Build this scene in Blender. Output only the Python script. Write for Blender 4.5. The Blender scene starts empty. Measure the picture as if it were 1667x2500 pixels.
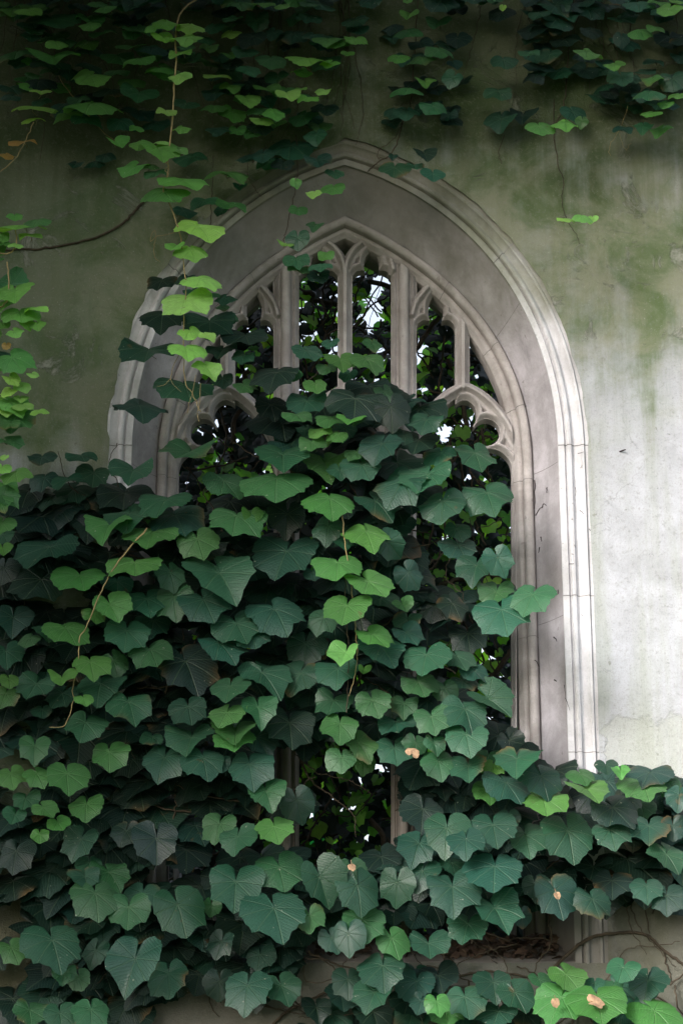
import bpy, math, random
import numpy as np
from mathutils import Vector, Matrix
R = math.radians
rng = np.random.default_rng(7)
rnd = random.Random(11)
scene = bpy.context.scene
COL = scene.collection

# ------------------------------------------------------------------ camera
F, PITCH = 5000.0, R(17.5)                       # focal length in photo pixels, upward pitch
CAM = np.array([0.0, -8.0, 1.6])
VD = np.array([0, math.cos(PITCH), math.sin(PITCH)])
VU = np.array([0, -math.sin(PITCH), math.cos(PITCH)])
VR = np.array([1.0, 0, 0])
def at(x, y, Y=0.0):
    """world point seen at photo pixel (x, y) on the plane at depth Y"""
    d = VD*F + VR*(x-833.5) - VU*(y-1250.0)
    return CAM + d*((Y-CAM[1])/d[1])
def mpp(x, y, Y=0.0):
    """metres per photo pixel there"""
    d = VD*F + VR*(x-833.5) - VU*(y-1250.0)
    return (Y-CAM[1])/d[1]
cam = bpy.data.objects.new('camera', bpy.data.cameras.new('camera'))
COL.objects.link(cam); scene.camera = cam
cam.location = CAM; cam.rotation_euler = (math.pi/2+PITCH, 0, 0)
cam.data.sensor_fit = 'VERTICAL'; cam.data.sensor_height = 36; cam.data.sensor_width = 24
cam.data.lens = F/2500*36; cam.data.clip_end = 500

# ------------------------------------------------------------------ helpers
def link(name, me, mat=None, parent=None, smooth=True):
    o = bpy.data.objects.new(name, me); COL.objects.link(o)
    if mat and not me.materials: me.materials.append(mat)
    if parent is not None: o.parent = parent
    if smooth and len(me.polygons):
        me.polygons.foreach_set('use_smooth', np.ones(len(me.polygons), bool))
    return o
def tag(o, label=None, cat=None, group=None, kind=None):
    if label: o['label'] = label
    if cat: o['category'] = cat
    if group: o['group'] = group
    if kind: o['kind'] = kind
    return o
def thing(name, label, cat, group=None, loc=(0, 0, 0)):
    o = bpy.data.objects.new(name, None); COL.objects.link(o)
    o.location = loc; o.empty_display_size = .1
    return tag(o, label, cat, group)
def mesh_np(name, V, Fq, uv=None, col=None):
    """V (n,3); Fq list of arrays of faces (each (m,k))"""
    me = bpy.data.meshes.new(name)
    V = np.asarray(V, np.float32)
    Fq = [np.asarray(f, np.int32) for f in Fq if len(f)]
    me.vertices.add(len(V)); me.vertices.foreach_set('co', V.ravel())
    nl = sum(f.size for f in Fq); npoly = sum(len(f) for f in Fq)
    me.loops.add(nl); me.polygons.add(npoly)
    vi = np.concatenate([f.ravel() for f in Fq])
    st = []; s = 0
    for f in Fq:
        k = f.shape[1]; st.append(s+np.arange(len(f))*k); s += f.size
    me.loops.foreach_set('vertex_index', vi)
    me.polygons.foreach_set('loop_start', np.concatenate(st).astype(np.int32))
    me.update(calc_edges=True)
    if uv is not None:
        l = me.uv_layers.new(name='UVMap'); l.data.foreach_set('uv', np.asarray(uv, np.float32)[vi].ravel())
    if col is not None:
        a = me.color_attributes.new(name='tint', type='FLOAT_COLOR', domain='POINT')
        c = np.ones((len(V), 4), np.float32); c[:, :col.shape[1]] = col
        a.data.foreach_set('color', c.ravel())
    me.validate()
    return me
def to_local(me_v, loc): return me_v - np.asarray(loc)

class Tubes:
    def __init__(s): s.V = []; s.Fs = []; s.n = 0
    def add(s, pts, r, k=5, r2=None):
        pts = np.asarray(pts, float); m = len(pts)
        if m < 2: return
        T = np.gradient(pts, axis=0); T /= (np.linalg.norm(T, axis=1, keepdims=True)+1e-9)
        ref = np.array([.31, .9, .29]); A = np.cross(T, ref); A /= (np.linalg.norm(A, axis=1, keepdims=True)+1e-9)
        B = np.cross(T, A)
        rr = np.linspace(r, r if r2 is None else r2, m)[:, None]
        a = np.linspace(0, 2*math.pi, k, endpoint=False)
        V = (pts[:, None, :] + rr[:, :, None]*(np.cos(a)[None, :, None]*A[:, None, :]+np.sin(a)[None, :, None]*B[:, None, :])).reshape(-1, 3)
        i = np.arange(m-1)[:, None]*k; j = np.arange(k)[None, :]; j2 = (j+1) % k
        f = np.stack([i+j, i+j2, i+k+j2, i+k+j], -1).reshape(-1, 4)+s.n
        s.V.append(V); s.Fs.append(f); s.n += len(V)
    def build(s, name, mat, parent, loc=None):
        if not s.V: return None
        V = np.concatenate(s.V)
        if loc is None: loc = parent.location if parent else (0, 0, 0)
        return link(name, mesh_np(name, V-np.asarray(loc), [np.concatenate(s.Fs)]), mat, parent)
def smooth_line(pts, n=24, jit=0.0, rs=None):
    """Catmull-Rom through pts"""
    P = np.asarray(pts, float); P = np.vstack([2*P[0]-P[1], P, 2*P[-1]-P[-2]])
    out = []
    segs = len(P)-3
    for t in np.linspace(0, segs-1e-6, n):
        i = int(t); u = t-i; a, b, c, d = P[i:i+4]
        out.append(.5*((2*b)+(c-a)*u+(2*a-5*b+4*c-d)*u*u+(-a+3*b-3*c+d)*u**3))
    out = np.array(out)
    if jit:
        out += (rs or rng).normal(0, jit, out.shape)
    return out

# ------------------------------------------------------------------ materials
class NT:
    def __init__(s, name):
        s.m = bpy.data.materials.new(name); s.m.use_nodes = True
        s.t = s.m.node_tree; s.t.nodes.clear()
        s.out = s.n('ShaderNodeOutputMaterial')
    def n(s, typ, **kw):
        x = s.t.nodes.new(typ)
        for k, v in kw.items():
            if k in x.inputs.keys() if isinstance(k, str) else False: x.inputs[k].default_value = v
            else: setattr(x, k, v)
        return x
    def l(s, a, b): s.t.links.new(a, b)
    def math(s, op, a, b=None, clamp=False):
        x = s.t.nodes.new('ShaderNodeMath'); x.operation = op; x.use_clamp = clamp
        for i, v in enumerate((a, b)):
            if v is None: continue
            if isinstance(v, (int, float)): x.inputs[i].default_value = v
            else: s.l(v, x.inputs[i])
        return x.outputs[0]
    def ss(s, v, lo, hi):
        x = s.t.nodes.new('ShaderNodeMapRange'); x.interpolation_type = 'SMOOTHSTEP'
        s.l(v, x.inputs[0]); x.inputs[1].default_value = lo; x.inputs[2].default_value = hi
        return x.outputs[0]
    def mix(s, f, a, b):
        x = s.t.nodes.new('ShaderNodeMix'); x.data_type = 'RGBA'
        if isinstance(f, (int, float)): x.inputs[0].default_value = f
        else: s.l(f, x.inputs[0])
        for i, v in ((6, a), (7, b)):
            if isinstance(v, tuple): x.inputs[i].default_value = (*v, 1)
            else: s.l(v, x.inputs[i])
        return x.outputs[2]
    def noise(s, vec, scale, detail=6, rough=.6, dist=0):
        x = s.t.nodes.new('ShaderNodeTexNoise'); x.inputs['Scale'].default_value = scale
        x.inputs['Detail'].default_value = detail; x.inputs['Roughness'].default_value = rough
        x.inputs['Distortion'].default_value = dist
        if vec is not None: s.l(vec, x.inputs['Vector'])
        return x.outputs['Fac']
    def mapping(s, vec, sc):
        x = s.t.nodes.new('ShaderNodeMapping'); x.inputs['Scale'].default_value = sc
        s.l(vec, x.inputs['Vector']); return x.outputs[0]
    def bump(s, h, dist, strength=1.0, normal=None):
        x = s.t.nodes.new('ShaderNodeBump'); x.inputs['Strength'].default_value = strength
        x.inputs['Distance'].default_value = dist; s.l(h, x.inputs['Height'])
        if normal is not None: s.l(normal, x.inputs['Normal'])
        return x.outputs[0]
    def principled(s, col, rough=.8, normal=None, spec=.3):
        b = s.t.nodes.new('ShaderNodeBsdfPrincipled')
        if isinstance(col, tuple): b.inputs['Base Color'].default_value = (*col, 1)
        else: s.l(col, b.inputs['Base Color'])
        if isinstance(rough, (int, float)): b.inputs['Roughness'].default_value = rough
        else: s.l(rough, b.inputs['Roughness'])
        b.inputs['Specular IOR Level'].default_value = spec
        if normal is not None: s.l(normal, b.inputs['Normal'])
        return b
    def done(s, sh): s.l(sh, s.out.inputs[0]); return s.m

def wall_material():
    n = NT('lime_render')
    pos = n.n('ShaderNodeNewGeometry').outputs['Position']
    sep = n.n('ShaderNodeSeparateXYZ'); n.l(pos, sep.inputs[0]); X, Z = sep.outputs[0], sep.outputs[2]
    fine = n.noise(pos, 55, 8, .7)
    mid = n.noise(pos, 5.5, 8, .68, .4)
    big = n.noise(pos, 1.3, 6, .62, .3)
    streak = n.noise(n.mapping(pos, (7, 7, .55)), 1.0, 7, .65)
    # pale lime render, patchy
    base = n.mix(n.ss(mid, .3, .72), (.36, .37, .40), (.50, .515, .565))
    base = n.mix(n.math('MULTIPLY', n.ss(streak, .47, .66), .55), base, (.31, .34, .28))
    # algae: grows high on the wall and over its damp left side
    hz = n.math('ADD', n.ss(Z, 4.1, 5.35), n.math('MULTIPLY', n.math('SUBTRACT', 1.0, n.ss(X, -1.0, -.3)), .85))
    m1 = n.math('ADD', hz, n.math('MULTIPLY', n.math('SUBTRACT', mid, .5), 1.3))
    m1 = n.math('ADD', m1, n.math('MULTIPLY', n.math('SUBTRACT', big, .5), 1.9))
    m1 = n.math('ADD', m1, n.math('MULTIPLY', n.math('SUBTRACT', streak, .5), 1.1))
    alg = n.ss(m1, .1, 1.0)
    algc = n.mix(n.ss(n.noise(pos, 3.4, 7, .65, .5), .38, .62), (.058, .100, .012), (.19, .20, .12))
    algc = n.mix(n.math('MULTIPLY', n.math('SUBTRACT', 1.0, n.ss(X, -1.3, -.5)), .5), algc, (.038, .072, .018))
    c = n.mix(n.math('MULTIPLY', alg, .88), base, algc)
    # scuffed patches where the algae has come away
    pat = n.ss(n.noise(pos, 3.6, 10, .72, 1.2), .57, .66)
    pat = n.math('MULTIPLY', n.math('MULTIPLY', pat, .65), n.ss(alg, .35, .9))
    c = n.mix(pat, c, (.40, .40, .36))
    # repaired patch of greener render low on the right, with a trowelled edge
    e = n.math('ADD', Z, n.math('MULTIPLY', n.math('SUBTRACT', n.noise(pos, 9, 6, .7), .5), .22))
    e2 = n.math('ADD', X, n.math('MULTIPLY', n.math('SUBTRACT', n.noise(pos, 7, 6, .7), .5), .3))
    rep = n.math('MULTIPLY', n.math('SUBTRACT', 1.0, n.ss(e, 3.24, 3.27)), n.ss(e2, 1.03, 1.045))
    c = n.mix(n.math('MULTIPLY', rep, .5), c, (.36, .38, .34))
    grit = n.noise(pos, 190, 4, .75)
    c = n.mix(n.math('MULTIPLY', n.ss(grit, .5, .72), .35), c, (.16, .165, .13))
    c = n.mix(n.math('MULTIPLY', n.ss(n.noise(pos, 130, 3, .7), .6, .75), .25), c, (.6, .6, .6))
    # darker green towards the top of the wall, brown damp at its foot
    t = n.math('ADD', n.ss(Z, 5.15, 6.2), n.math('MULTIPLY', n.math('SUBTRACT', streak, .5), .9))
    c = n.mix(n.math('MULTIPLY', n.ss(t, .05, .8), .62), c, (.028, .044, .014))
    b = n.math('ADD', n.math('SUBTRACT', 1.0, n.ss(Z, 2.25, 3.15)), n.math('MULTIPLY', n.math('SUBTRACT', mid, .5), 1.2))
    c = n.mix(n.math('MULTIPLY', n.ss(b, .1, .8), .8), c, (.07, .064, .036))
    c = n.mix(n.math('MULTIPLY', n.ss(fine, .52, .68), .4), c, (.2, .2, .17))
    pits = n.ss(n.noise(pos, 26, 4, .55), .69, .73)
    c = n.mix(n.math('MULTIPLY', pits, .45), c, (.12, .12, .09))
    vor = n.n('ShaderNodeTexVoronoi'); vor.feature = 'DISTANCE_TO_EDGE'; vor.inputs['Scale'].default_value = 1.1
    wn = n.n('ShaderNodeTexNoise'); wn.inputs['Scale'].default_value = 3; wn.inputs['Detail'].default_value = 8
    n.l(pos, wn.inputs['Vector']); vm = n.n('ShaderNodeVectorMath'); vm.operation = 'MULTIPLY_ADD'
    n.l(wn.outputs['Color'], vm.inputs[0]); vm.inputs[1].default_value = (.7, .7, .7); n.l(pos, vm.inputs[2]); n.l(vm.outputs[0], vor.inputs['Vector'])
    crack = n.math('MULTIPLY', n.math('SUBTRACT', 1.0, n.ss(vor.outputs['Distance'], .0005, .0045)), n.ss(big, .52, .6))
    c = n.mix(n.math('MULTIPLY', crack, .25), c, (.07, .07, .05))
    h = n.math('SUBTRACT', n.math('ADD', n.math('MULTIPLY', n.math('ADD', fine, grit), .3), n.math('ADD', mid, n.math('MULTIPLY', pat, 1.0))), n.math('MULTIPLY', rep, .35))
    bp = n.bump(h, .012, .8)
    return n.done(n.principled(c, .92, bp, .15).outputs[0])

def stone_material(name, c0, c1, green=.0, bumpd=.0025, top_shade=None, inner=False):
    n = NT(name)
    pos = n.n('ShaderNodeNewGeometry').outputs['Position']
    sep = n.n('ShaderNodeSeparateXYZ'); n.l(pos, sep.inputs[0]); X, Z = sep.outputs[0], sep.outputs[2]
    fine = n.noise(pos, 90, 8, .7); mid = n.noise(pos, 7, 8, .65, .3)
    streak = n.noise(n.mapping(pos, (18, 18, 1.2)), 1.0, 6, .6)
    c = n.mix(n.ss(mid, .32, .7), c0, c1)
    c = n.mix(n.math('MULTIPLY', n.ss(n.noise(pos, 2.2, 5, .6), .42, .62), .35), c, tuple(v*.62 for v in c0))
    c = n.mix(n.math('MULTIPLY', n.ss(streak, .5, .75), .3), c, tuple(v*.5 for v in c0))
    spots = n.ss(n.noise(pos, 30, 3, .5), .70, .74)
    c = n.mix(n.math('MULTIPLY', spots, .35), c, (.07, .06, .05))
    if green:
        g = n.math('ADD', n.ss(Z, 4.55, 5.5), n.math('MULTIPLY', n.math('SUBTRACT', 1.0, n.ss(X, -1.1, -.7)), .45))
        g = n.math('ADD', g, n.math('MULTIPLY', n.math('SUBTRACT', n.noise(pos, 2.5, 6, .65), .5), 2.0))
        c = n.mix(n.math('MULTIPLY', n.ss(g, .2, 1.1), green), c, (.16, .17, .09))
    if top_shade:                                     # shade on the upper stone, painted as a dark brown tint
        t = n.math('ADD', n.ss(Z, top_shade[0], top_shade[1]), n.math('MULTIPLY', n.math('SUBTRACT', streak, .5), .8))
        c = n.mix(n.math('MULTIPLY', n.ss(t, .1, 1.0), top_shade[2]), c, (.10, .092, .07))
    if inner:                                     # the middle mullions are darker towards the bottom
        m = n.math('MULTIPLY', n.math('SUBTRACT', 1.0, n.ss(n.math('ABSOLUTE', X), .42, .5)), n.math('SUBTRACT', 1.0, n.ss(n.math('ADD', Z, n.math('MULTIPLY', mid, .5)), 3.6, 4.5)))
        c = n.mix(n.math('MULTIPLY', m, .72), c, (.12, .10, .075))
    # damp brown at the foot
    b = n.math('ADD', n.math('SUBTRACT', 1.0, n.ss(Z, 2.3, 2.95)), n.math('MULTIPLY', n.math('SUBTRACT', mid, .5), 1.0))
    c = n.mix(n.math('MULTIPLY', n.ss(b, .2, .9), .75), c, (.095, .082, .055))
    c = n.mix(n.math('MULTIPLY', n.ss(n.noise(pos, 150, 4, .75), .5, .72), .3), c, tuple(v*.45 for v in c0))
    h = n.math('ADD', n.math('MULTIPLY', fine, .5), mid)
    return n.done(n.principled(c, .88, n.bump(h, bumpd, .7), .2).outputs[0])

def leaf_material(name, trans=.35, gloss=.42, vein=True, spec=.55):
    n = NT(name)
    at_ = n.n('ShaderNodeAttribute'); at_.attribute_name = 'tint'
    colr = at_.outputs['Color']
    uvn = n.n('ShaderNodeUVMap'); uvn.uv_map = 'UVMap'
    sep = n.n('ShaderNodeSeparateXYZ'); n.l(uvn.outputs[0], sep.inputs[0])
    U = n.math('ABSOLUTE', sep.outputs[0]); V = sep.outputs[1]
    pos = n.n('ShaderNodeNewGeometry').outputs['Position']
    mott = n.noise(pos, 38, 5, .6)
    c = n.mix(n.math('MULTIPLY', n.ss(mott, .35, .75), .35), colr, n.mix(.5, colr, (.0, .02, .012)))
    normal = None
    if vein:
        tot = None
        for a, w in ((0, .014), (40, .012), (78, .010), (118, .009)):
            ca, sa = math.cos(R(a)), math.sin(R(a))
            d = n.math('ABSOLUTE', n.math('SUBTRACT', n.math('MULTIPLY', U, ca), n.math('MULTIPLY', V, sa)))
            along = n.math('ADD', n.math('MULTIPLY', U, sa), n.math('MULTIPLY', V, ca))
            m = n.math('MULTIPLY', n.math('SUBTRACT', 1.0, n.ss(d, w*.3, w*1.3)), n.ss(along, -.01, .01))
            tot = m if tot is None else n.math('MAXIMUM', tot, m)
        vd = n.math('MULTIPLY', n.math('ADD', n.math('SUBTRACT', V, n.math('MULTIPLY', U, .85)), n.math('MULTIPLY', mott, .04)), 95.0)
        sv = n.ss(n.math('SINE', vd), .72, 1.0)
        c = n.mix(n.math('MULTIPLY', tot, .16), c, n.mix(.5, colr, (.30, .42, .22)))
        c = n.mix(n.math('MULTIPLY', sv, .05), c, n.mix(.5, colr, (.20, .32, .16)))
        bs = n.ss(n.noise(pos, 17, 4, .62), .68, .735)
        c = n.mix(n.math('MULTIPLY', bs, .6), c, (.085, .065, .025))
        # tiny pale insect nicks and dust
        sp = n.ss(n.noise(pos, 60, 2, .5), .745, .765)
        c = n.mix(n.math('MULTIPLY', sp, .55), c, (.42, .42, .34))
        h = n.math('ADD', n.math('MULTIPLY', n.math('ADD', tot, n.math('MULTIPLY', sv, .5)), -1.0), n.math('MULTIPLY', n.noise(pos, 120, 3, .6), .9))
        normal = n.bump(h, .0025, .8)
    p = n.principled(c, gloss, normal, spec)
    tr = n.n('ShaderNodeBsdfTranslucent')
    hs = n.n('ShaderNodeHueSaturation'); hs.inputs['Hue'].default_value = .475
    hs.inputs['Saturation'].default_value = 1.25; hs.inputs['Value'].default_value = 2.4
    n.l(c, hs.inputs['Color']); n.l(hs.outputs[0], tr.inputs['Color'])
    if normal is not None: n.l(normal, tr.inputs['Normal'])
    mx = n.n('ShaderNodeMixShader'); mx.inputs[0].default_value = trans
    n.l(p.outputs[0], mx.inputs[1]); n.l(tr.outputs[0], mx.inputs[2])
    return n.done(mx.outputs[0])

def plain(name, col, rough=.8, var=.4, scale=30, bumpd=.002):
    n = NT(name)
    pos = n.n('ShaderNodeNewGeometry').outputs['Position']
    f = n.noise(pos, scale, 5, .6)
    c = n.mix(n.ss(f, .3, .7), tuple(v*(1-var) for v in col), tuple(min(1, v*(1+var)) for v in col))
    return n.done(n.principled(c, rough, n.bump(f, bumpd, .6), .3).outputs[0])

M_wall = wall_material()
M_sur = stone_material('pale_limestone', (.54, .53, .555), (.74, .73, .77), green=.8, top_shade=(4.95, 5.9, .72))
M_rev = stone_material('reveal_stone', (.35, .33, .35), (.54, .51, .555), green=.35, top_shade=(4.6, 5.7, .55))
M_tra = stone_material('tracery_stone', (.37, .335, .325), (.58, .54, .54), green=.15, top_shade=(4.6, 5.6, .45), inner=True)
M_joint = plain('lime_mortar', (.19, .18, .175), .95)
M_leaf = leaf_material('vine_leaf', .28, .42)
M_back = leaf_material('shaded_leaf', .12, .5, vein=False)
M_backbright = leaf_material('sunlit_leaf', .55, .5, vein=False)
M_dry = plain('dry_leaf', (.30, .20, .12), .7, .45, 40)
M_stem = plain('woody_stem', (.055, .042, .028), .85)
M_young = plain('young_stem', (.26, .20, .09), .55, .3)
M_tend = plain('tendril', (.30, .30, .12), .5, .3)
M_iron = plain('rusty_iron', (.045, .035, .035), .6)
M_soil = plain('grass_ground', (.05, .07, .03), .95, .4, 4)
# ------------------------------------------------------------------ window geometry (metres, from photo measures)
CX = float(at(842, 1100)[0])
REVD = 0.15                                      # depth of the splayed reveal
SILLZ = float(at(842, 2345)[2])
def traced(pts, Y):
    """half arch traced on the photograph: x offset from the axis and z, foot of the curve first"""
    P = np.array([at(x, y, Y) for x, y in pts])[:, [0, 2]]; P[:, 0] -= CX
    z0 = P[0, 1]; th = np.arctan2(P[:, 1]-z0, P[:, 0]); r = np.hypot(P[:, 0], P[:, 1]-z0)
    # smooth fair curve through the measured points, upright where it leaves the jamb
    A = np.column_stack([np.ones(len(th)), th**2, th**3, th**4]); W = np.ones(len(th)); W[0] = W[-1] = 6
    k = np.linalg.lstsq(A*W[:, None], r*W, rcond=None)[0]
    t = np.linspace(0, math.pi/2, 160); rr = k[0]+k[1]*t**2+k[2]*t**3+k[3]*t**4
    Q = np.column_stack([rr*np.cos(t), z0+rr*np.sin(t)]); Q[-1, 0] = 0
    return Q
A_ = traced([(1361, 1092), (1358, 1020), (1347, 945), (1325, 868), (1293, 790), (1250, 712), (1200, 640), (1143, 574), (1080, 520), (1015, 478), (925, 433), (842, 404)], 0)
B_ = traced([(1299, 1122), (1296, 1065), (1286, 1003), (1267, 936), (1237, 866), (1194, 797), (1141, 732), (1089, 680), (1036, 636), (980, 596), (915, 557), (842, 525)], REVD)
AH, BH = float(A_[0, 0]), float(B_[0, 0]); AZ, BZ = float(A_[0, 1]), float(B_[0, 1])
NJ, NA = 14, 56
_cache = {}
def half_arc(par, n):
    T = np.gradient(par, axis=0); T /= np.linalg.norm(T, axis=1, keepdims=True)
    T[0] = (0, 1)
    N = np.column_stack([T[:, 1], -T[:, 0]])
    Q = par+n*N; Q[0] = (par[0, 0]+n, par[0, 1])
    Q = np.vstack([Q, Q[-1]+T[-1]*abs(n)*3+T[-1]*1e-4])
    k = int(np.argmax(Q[:, 0] <= 0)) if (Q[:, 0] <= 0).any() else len(Q)-1
    p, q_ = Q[k-1], Q[k]; t = p[0]/(p[0]-q_[0]+1e-12)
    Q = np.vstack([Q[:k], p+(q_-p)*t]); Q[-1, 0] = 0
    s_ = np.concatenate([[0], np.cumsum(np.linalg.norm(np.diff(Q, axis=0), axis=1))])
    return Q, s_/s_[-1]
def arch_curve(par, n=0.0, zb=None, u=None):
    """points (x,z) from the foot of the right jamb over the apex to the foot of the left; n = outward offset"""
    zb = SILLZ if zb is None else zb
    if u is None: u = np.concatenate([np.linspace(0, 1, NJ, endpoint=False), np.linspace(1, 2, NA)])
    Q, s_ = half_arc(par, n)
    out = []
    for t in u:
        if t < 1: out.append((par[0, 0]+n, zb+(par[0, 1]-zb)*t))
        else: out.append((np.interp(t-1, s_, Q[:, 0]), np.interp(t-1, s_, Q[:, 1])))
    P = np.array(out)
    L = P[::-1].copy(); L[:, 0] *= -1
    if abs(u[-1]-2) < 1e-9: L = L[1:]
    Q = np.vstack([P, L]); Q[:, 0] += CX
    return Q
def sweep(name, rings, mat, parent, smooth_a=35):
    """rings: list of (par, n, Y)"""
    C = [np.column_stack([q[:, 0], np.full(len(q), Y), q[:, 1]]) for q, Y in ((arch_curve(p, n), Y) for p, n, Y in rings)]
    m = len(C[0]); V = np.vstack(C); fs = []
    for i in range(len(C)-1):
        j = np.arange(m-1); fs.append(np.stack([i*m+j, i*m+j+1, (i+1)*m+j+1, (i+1)*m+j], -1))
    me = mesh_np(name, V, [np.vstack(fs)])
    o = link(name, me, mat, parent)
    try: me.set_sharp_from_angle(angle=R(smooth_a))
    except Exception: pass
    return o
def joint(rings, u0, wid, side, parent):
    """thin mortar line across a moulding, on the given side, following its profile 1 mm proud"""
    us = np.array([u0-wid*.6, u0+wid*.6])
    rows = []
    for p, n, Y in rings:
        q = arch_curve(p, n, u=us); q = q[:2] if side > 0 else q[-2:]
        rows.append(np.column_stack([q[:, 0], np.full(2, Y-.0012), q[:, 1]]))
    V = np.vstack(rows); k = len(rows)
    f = [[2*i, 2*i+1, 2*i+3, 2*i+2] for i in range(k-1)]
    return link('mortar_joint', mesh_np('mortar_joint', V, [np.array(f)]), M_joint, parent)

wall = thing('church_wall', 'tall mossy lime-rendered church wall pierced by the pointed stone window', 'wall')
s = .00165
def prof_roll(c, r, y0, k=7):
    return [(c+r*math.cos(a), y0-r*math.sin(a)) for a in np.linspace(math.pi, 0, k)]
# surround: n outward from the reveal arris, Y (negative = towards viewer)
sur = [(0, .012), (0, -.004), (.3*s, -.006), (15*s, -.009), (17*s, -.001), (19*s, .004), (21*s, -.004), (23*s, -.013), (27*s, -.017), (32*s, -.015),
       (35*s, -.006), (37*s, .002), (41*s, .005), (48*s, .001), (56*s, -.006), (58*s, -.012), (64*s, -.014), (66*s, -.010), (67*s, -.003), (100*s, -.0025)]
sur_rings = [(A_, n, y) for n, y in sur]
SILLZ -= .014
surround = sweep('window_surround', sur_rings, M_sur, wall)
SILLZ += .014
nb = 457-409                                     # B is the outer edge of the frame; opening edge 48 px inside
fr = [(-48, .16), (-48, .055), (-46, .050), (-42, .047), (-38, .036), (-33, .030), (-27, .032), (-25, .034), (-24, .020)]
fr = [(n*s, y) for n, y in fr] + prof_roll(-12*s, 11.5*s, .012, 11) + [(0, .026), (1.5*s, .030), (3*s, .020)]
fr_rings = [(B_, n, REVD+y) for n, y in fr]
frame = sweep('window_frame', fr_rings, M_tra, wall, 50)
BO, _s = half_arc(B_, 3*s); BO = np.column_stack([np.interp(np.linspace(0, 1, 160), _s, BO[:, k]) for k in (0, 1)])
AO, _s = half_arc(A_, 0); AO = np.column_stack([np.interp(np.linspace(0, 1, 160), _s, AO[:, k]) for k in (0, 1)])
def lerp_par(t): return AO*(1-t)+BO*t
rv = []
for t in np.linspace(0, 1, 7):
    rv.append((lerp_par(t), 0, .011+(REVD+.020-.011)*t+.014*math.sin(math.pi*t)))
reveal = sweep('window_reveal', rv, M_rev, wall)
zj = lambda y: (float(at(1380, y)[2])-SILLZ)/(AZ-SILLZ)
for side, us in ((1, (1.0, zj(1460), zj(1842), 1.52)), (-1, (1.0, zj(1500), 1.47))):
    for u0 in us: joint(sur_rings[1:], u0+.004, .0011 if u0 < 1 else .0018, side, surround)
for side, us in ((1, (zj(1125), zj(1500), zj(1870), 1.40)), (-1, (zj(1130), 1.55))):
    for u0 in us: joint(rv, u0, .0009 if u0 < 1 else .0015, side, reveal)
for side, us in ((1, (zj(1140), zj(1530), 1.17, 1.38, 1.62)), (-1, (zj(1130), 1.20, 1.42, 1.66))):
    for u0 in us: joint(fr_rings[1:], u0, .0010 if u0 < 1 else .0018, side, frame)

# --- the rendered face: from a ragged edge over the surround out to a big rectangle
q = arch_curve(A_, 72*s)
th = np.arange(len(q))
rag = 2.5*s*(np.sin(th*.9)+np.sin(th*.37+1)+rng.normal(0, .8, len(q))) * np.where(q[:, 0] < CX-.3, 1.0, .5)
q2 = []
for i, (x, z) in enumerate(q):
    q2.append((x, z))
rag = np.maximum(rag+6*s, -2*s)-np.where(q[:, 0] < CX, 13*s, 0)
qa = arch_curve(A_, 68*s); qb = arch_curve(A_, 112*s)
t = np.clip(rag/(40*s), -.4, .9)[:, None]
inner = qa*(1-t)+qb*t
foot = float(SILLZ-.01)
inner[0, 1] = foot; inner[-1, 1] = foot
nb_ = 16
bx = np.linspace(inner[-1, 0], inner[0, 0], nb_+2)[1:-1]
loop = np.vstack([inner, np.column_stack([bx, np.full(nb_, foot)])])
c0 = np.array([CX, 4.0])
X0, X1, Z0, Z1 = -5.5, 5.5, -.2, 7.6
def to_rect(p):
    d = p-c0; ts = []
    if d[0] > 1e-9: ts.append((X1-c0[0])/d[0])
    if d[0] < -1e-9: ts.append((X0-c0[0])/d[0])
    if d[1] > 1e-9: ts.append((Z1-c0[1])/d[1])
    if d[1] < -1e-9: ts.append((Z0-c0[1])/d[1])
    return c0+d*min(ts)
outer = np.array([to_rect(p) for p in loop])
# snap nearest outer points to the rectangle's corners
for cxx in (X0, X1):
    for czz in (Z0, Z1):
        k = np.argmin(np.hypot(outer[:, 0]-cxx, outer[:, 1]-czz)); outer[k] = (cxx, czz)
rows = []; ks = [0, .004, .02, .06, .14, .28, .5, .75, 1]
for k in ks:
    pq = loop*(1-k)+outer*k
    yy = -.0150 if k == 0 else (-.0175 if k == .004 else -.0165)
    und = 0 if k < .01 else .010
    Y = yy + und*(np.sin(pq[:, 0]*3.1+pq[:, 1]*1.7)*np.sin(pq[:, 1]*2.3-pq[:, 0])-.2)
    rows.append(np.column_stack([pq[:, 0], Y, pq[:, 1]]))
m = len(loop); V = np.vstack(rows); fs = []
for i in range(len(ks)-1):
    j = np.arange(m); j2 = (j+1) % m
    fs.append(np.stack([i*m+j, i*m+j2, (i+1)*m+j2, (i+1)*m+j], -1))
# thickness: side faces and the back face round the same opening
TH = .62
base = len(V)
oq = rows[-1].copy(); ob = oq.copy(); ob[:, 1] = TH
ib = np.column_stack([loop[:, 0], np.full(m, TH), loop[:, 1]])
hid = arch_curve(B_, 6*s); hid = np.vstack([hid, np.column_stack([np.linspace(hid[-1, 0], hid[0, 0], nb_+2)[1:-1], np.full(nb_, SILLZ)])])
hb = np.column_stack([hid[:, 0], np.full(m, TH), hid[:, 1]]); hf = hb.copy(); hf[:, 1] = REVD+.10
V = np.vstack([V, ob, hb, hf])
l = (len(ks)-1)*m
for a, b in ((l, base), (base, base+m), (base+m, base+2*m)):
    fs.append(np.stack([a+j, a+j2, b+j2, b+j], -1))
face = link('rendered_wall_face', mesh_np('rendered_wall_face', V, [np.vstack(fs)]), M_wall, wall)
face.data.set_sharp_from_angle(angle=R(40))
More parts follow.
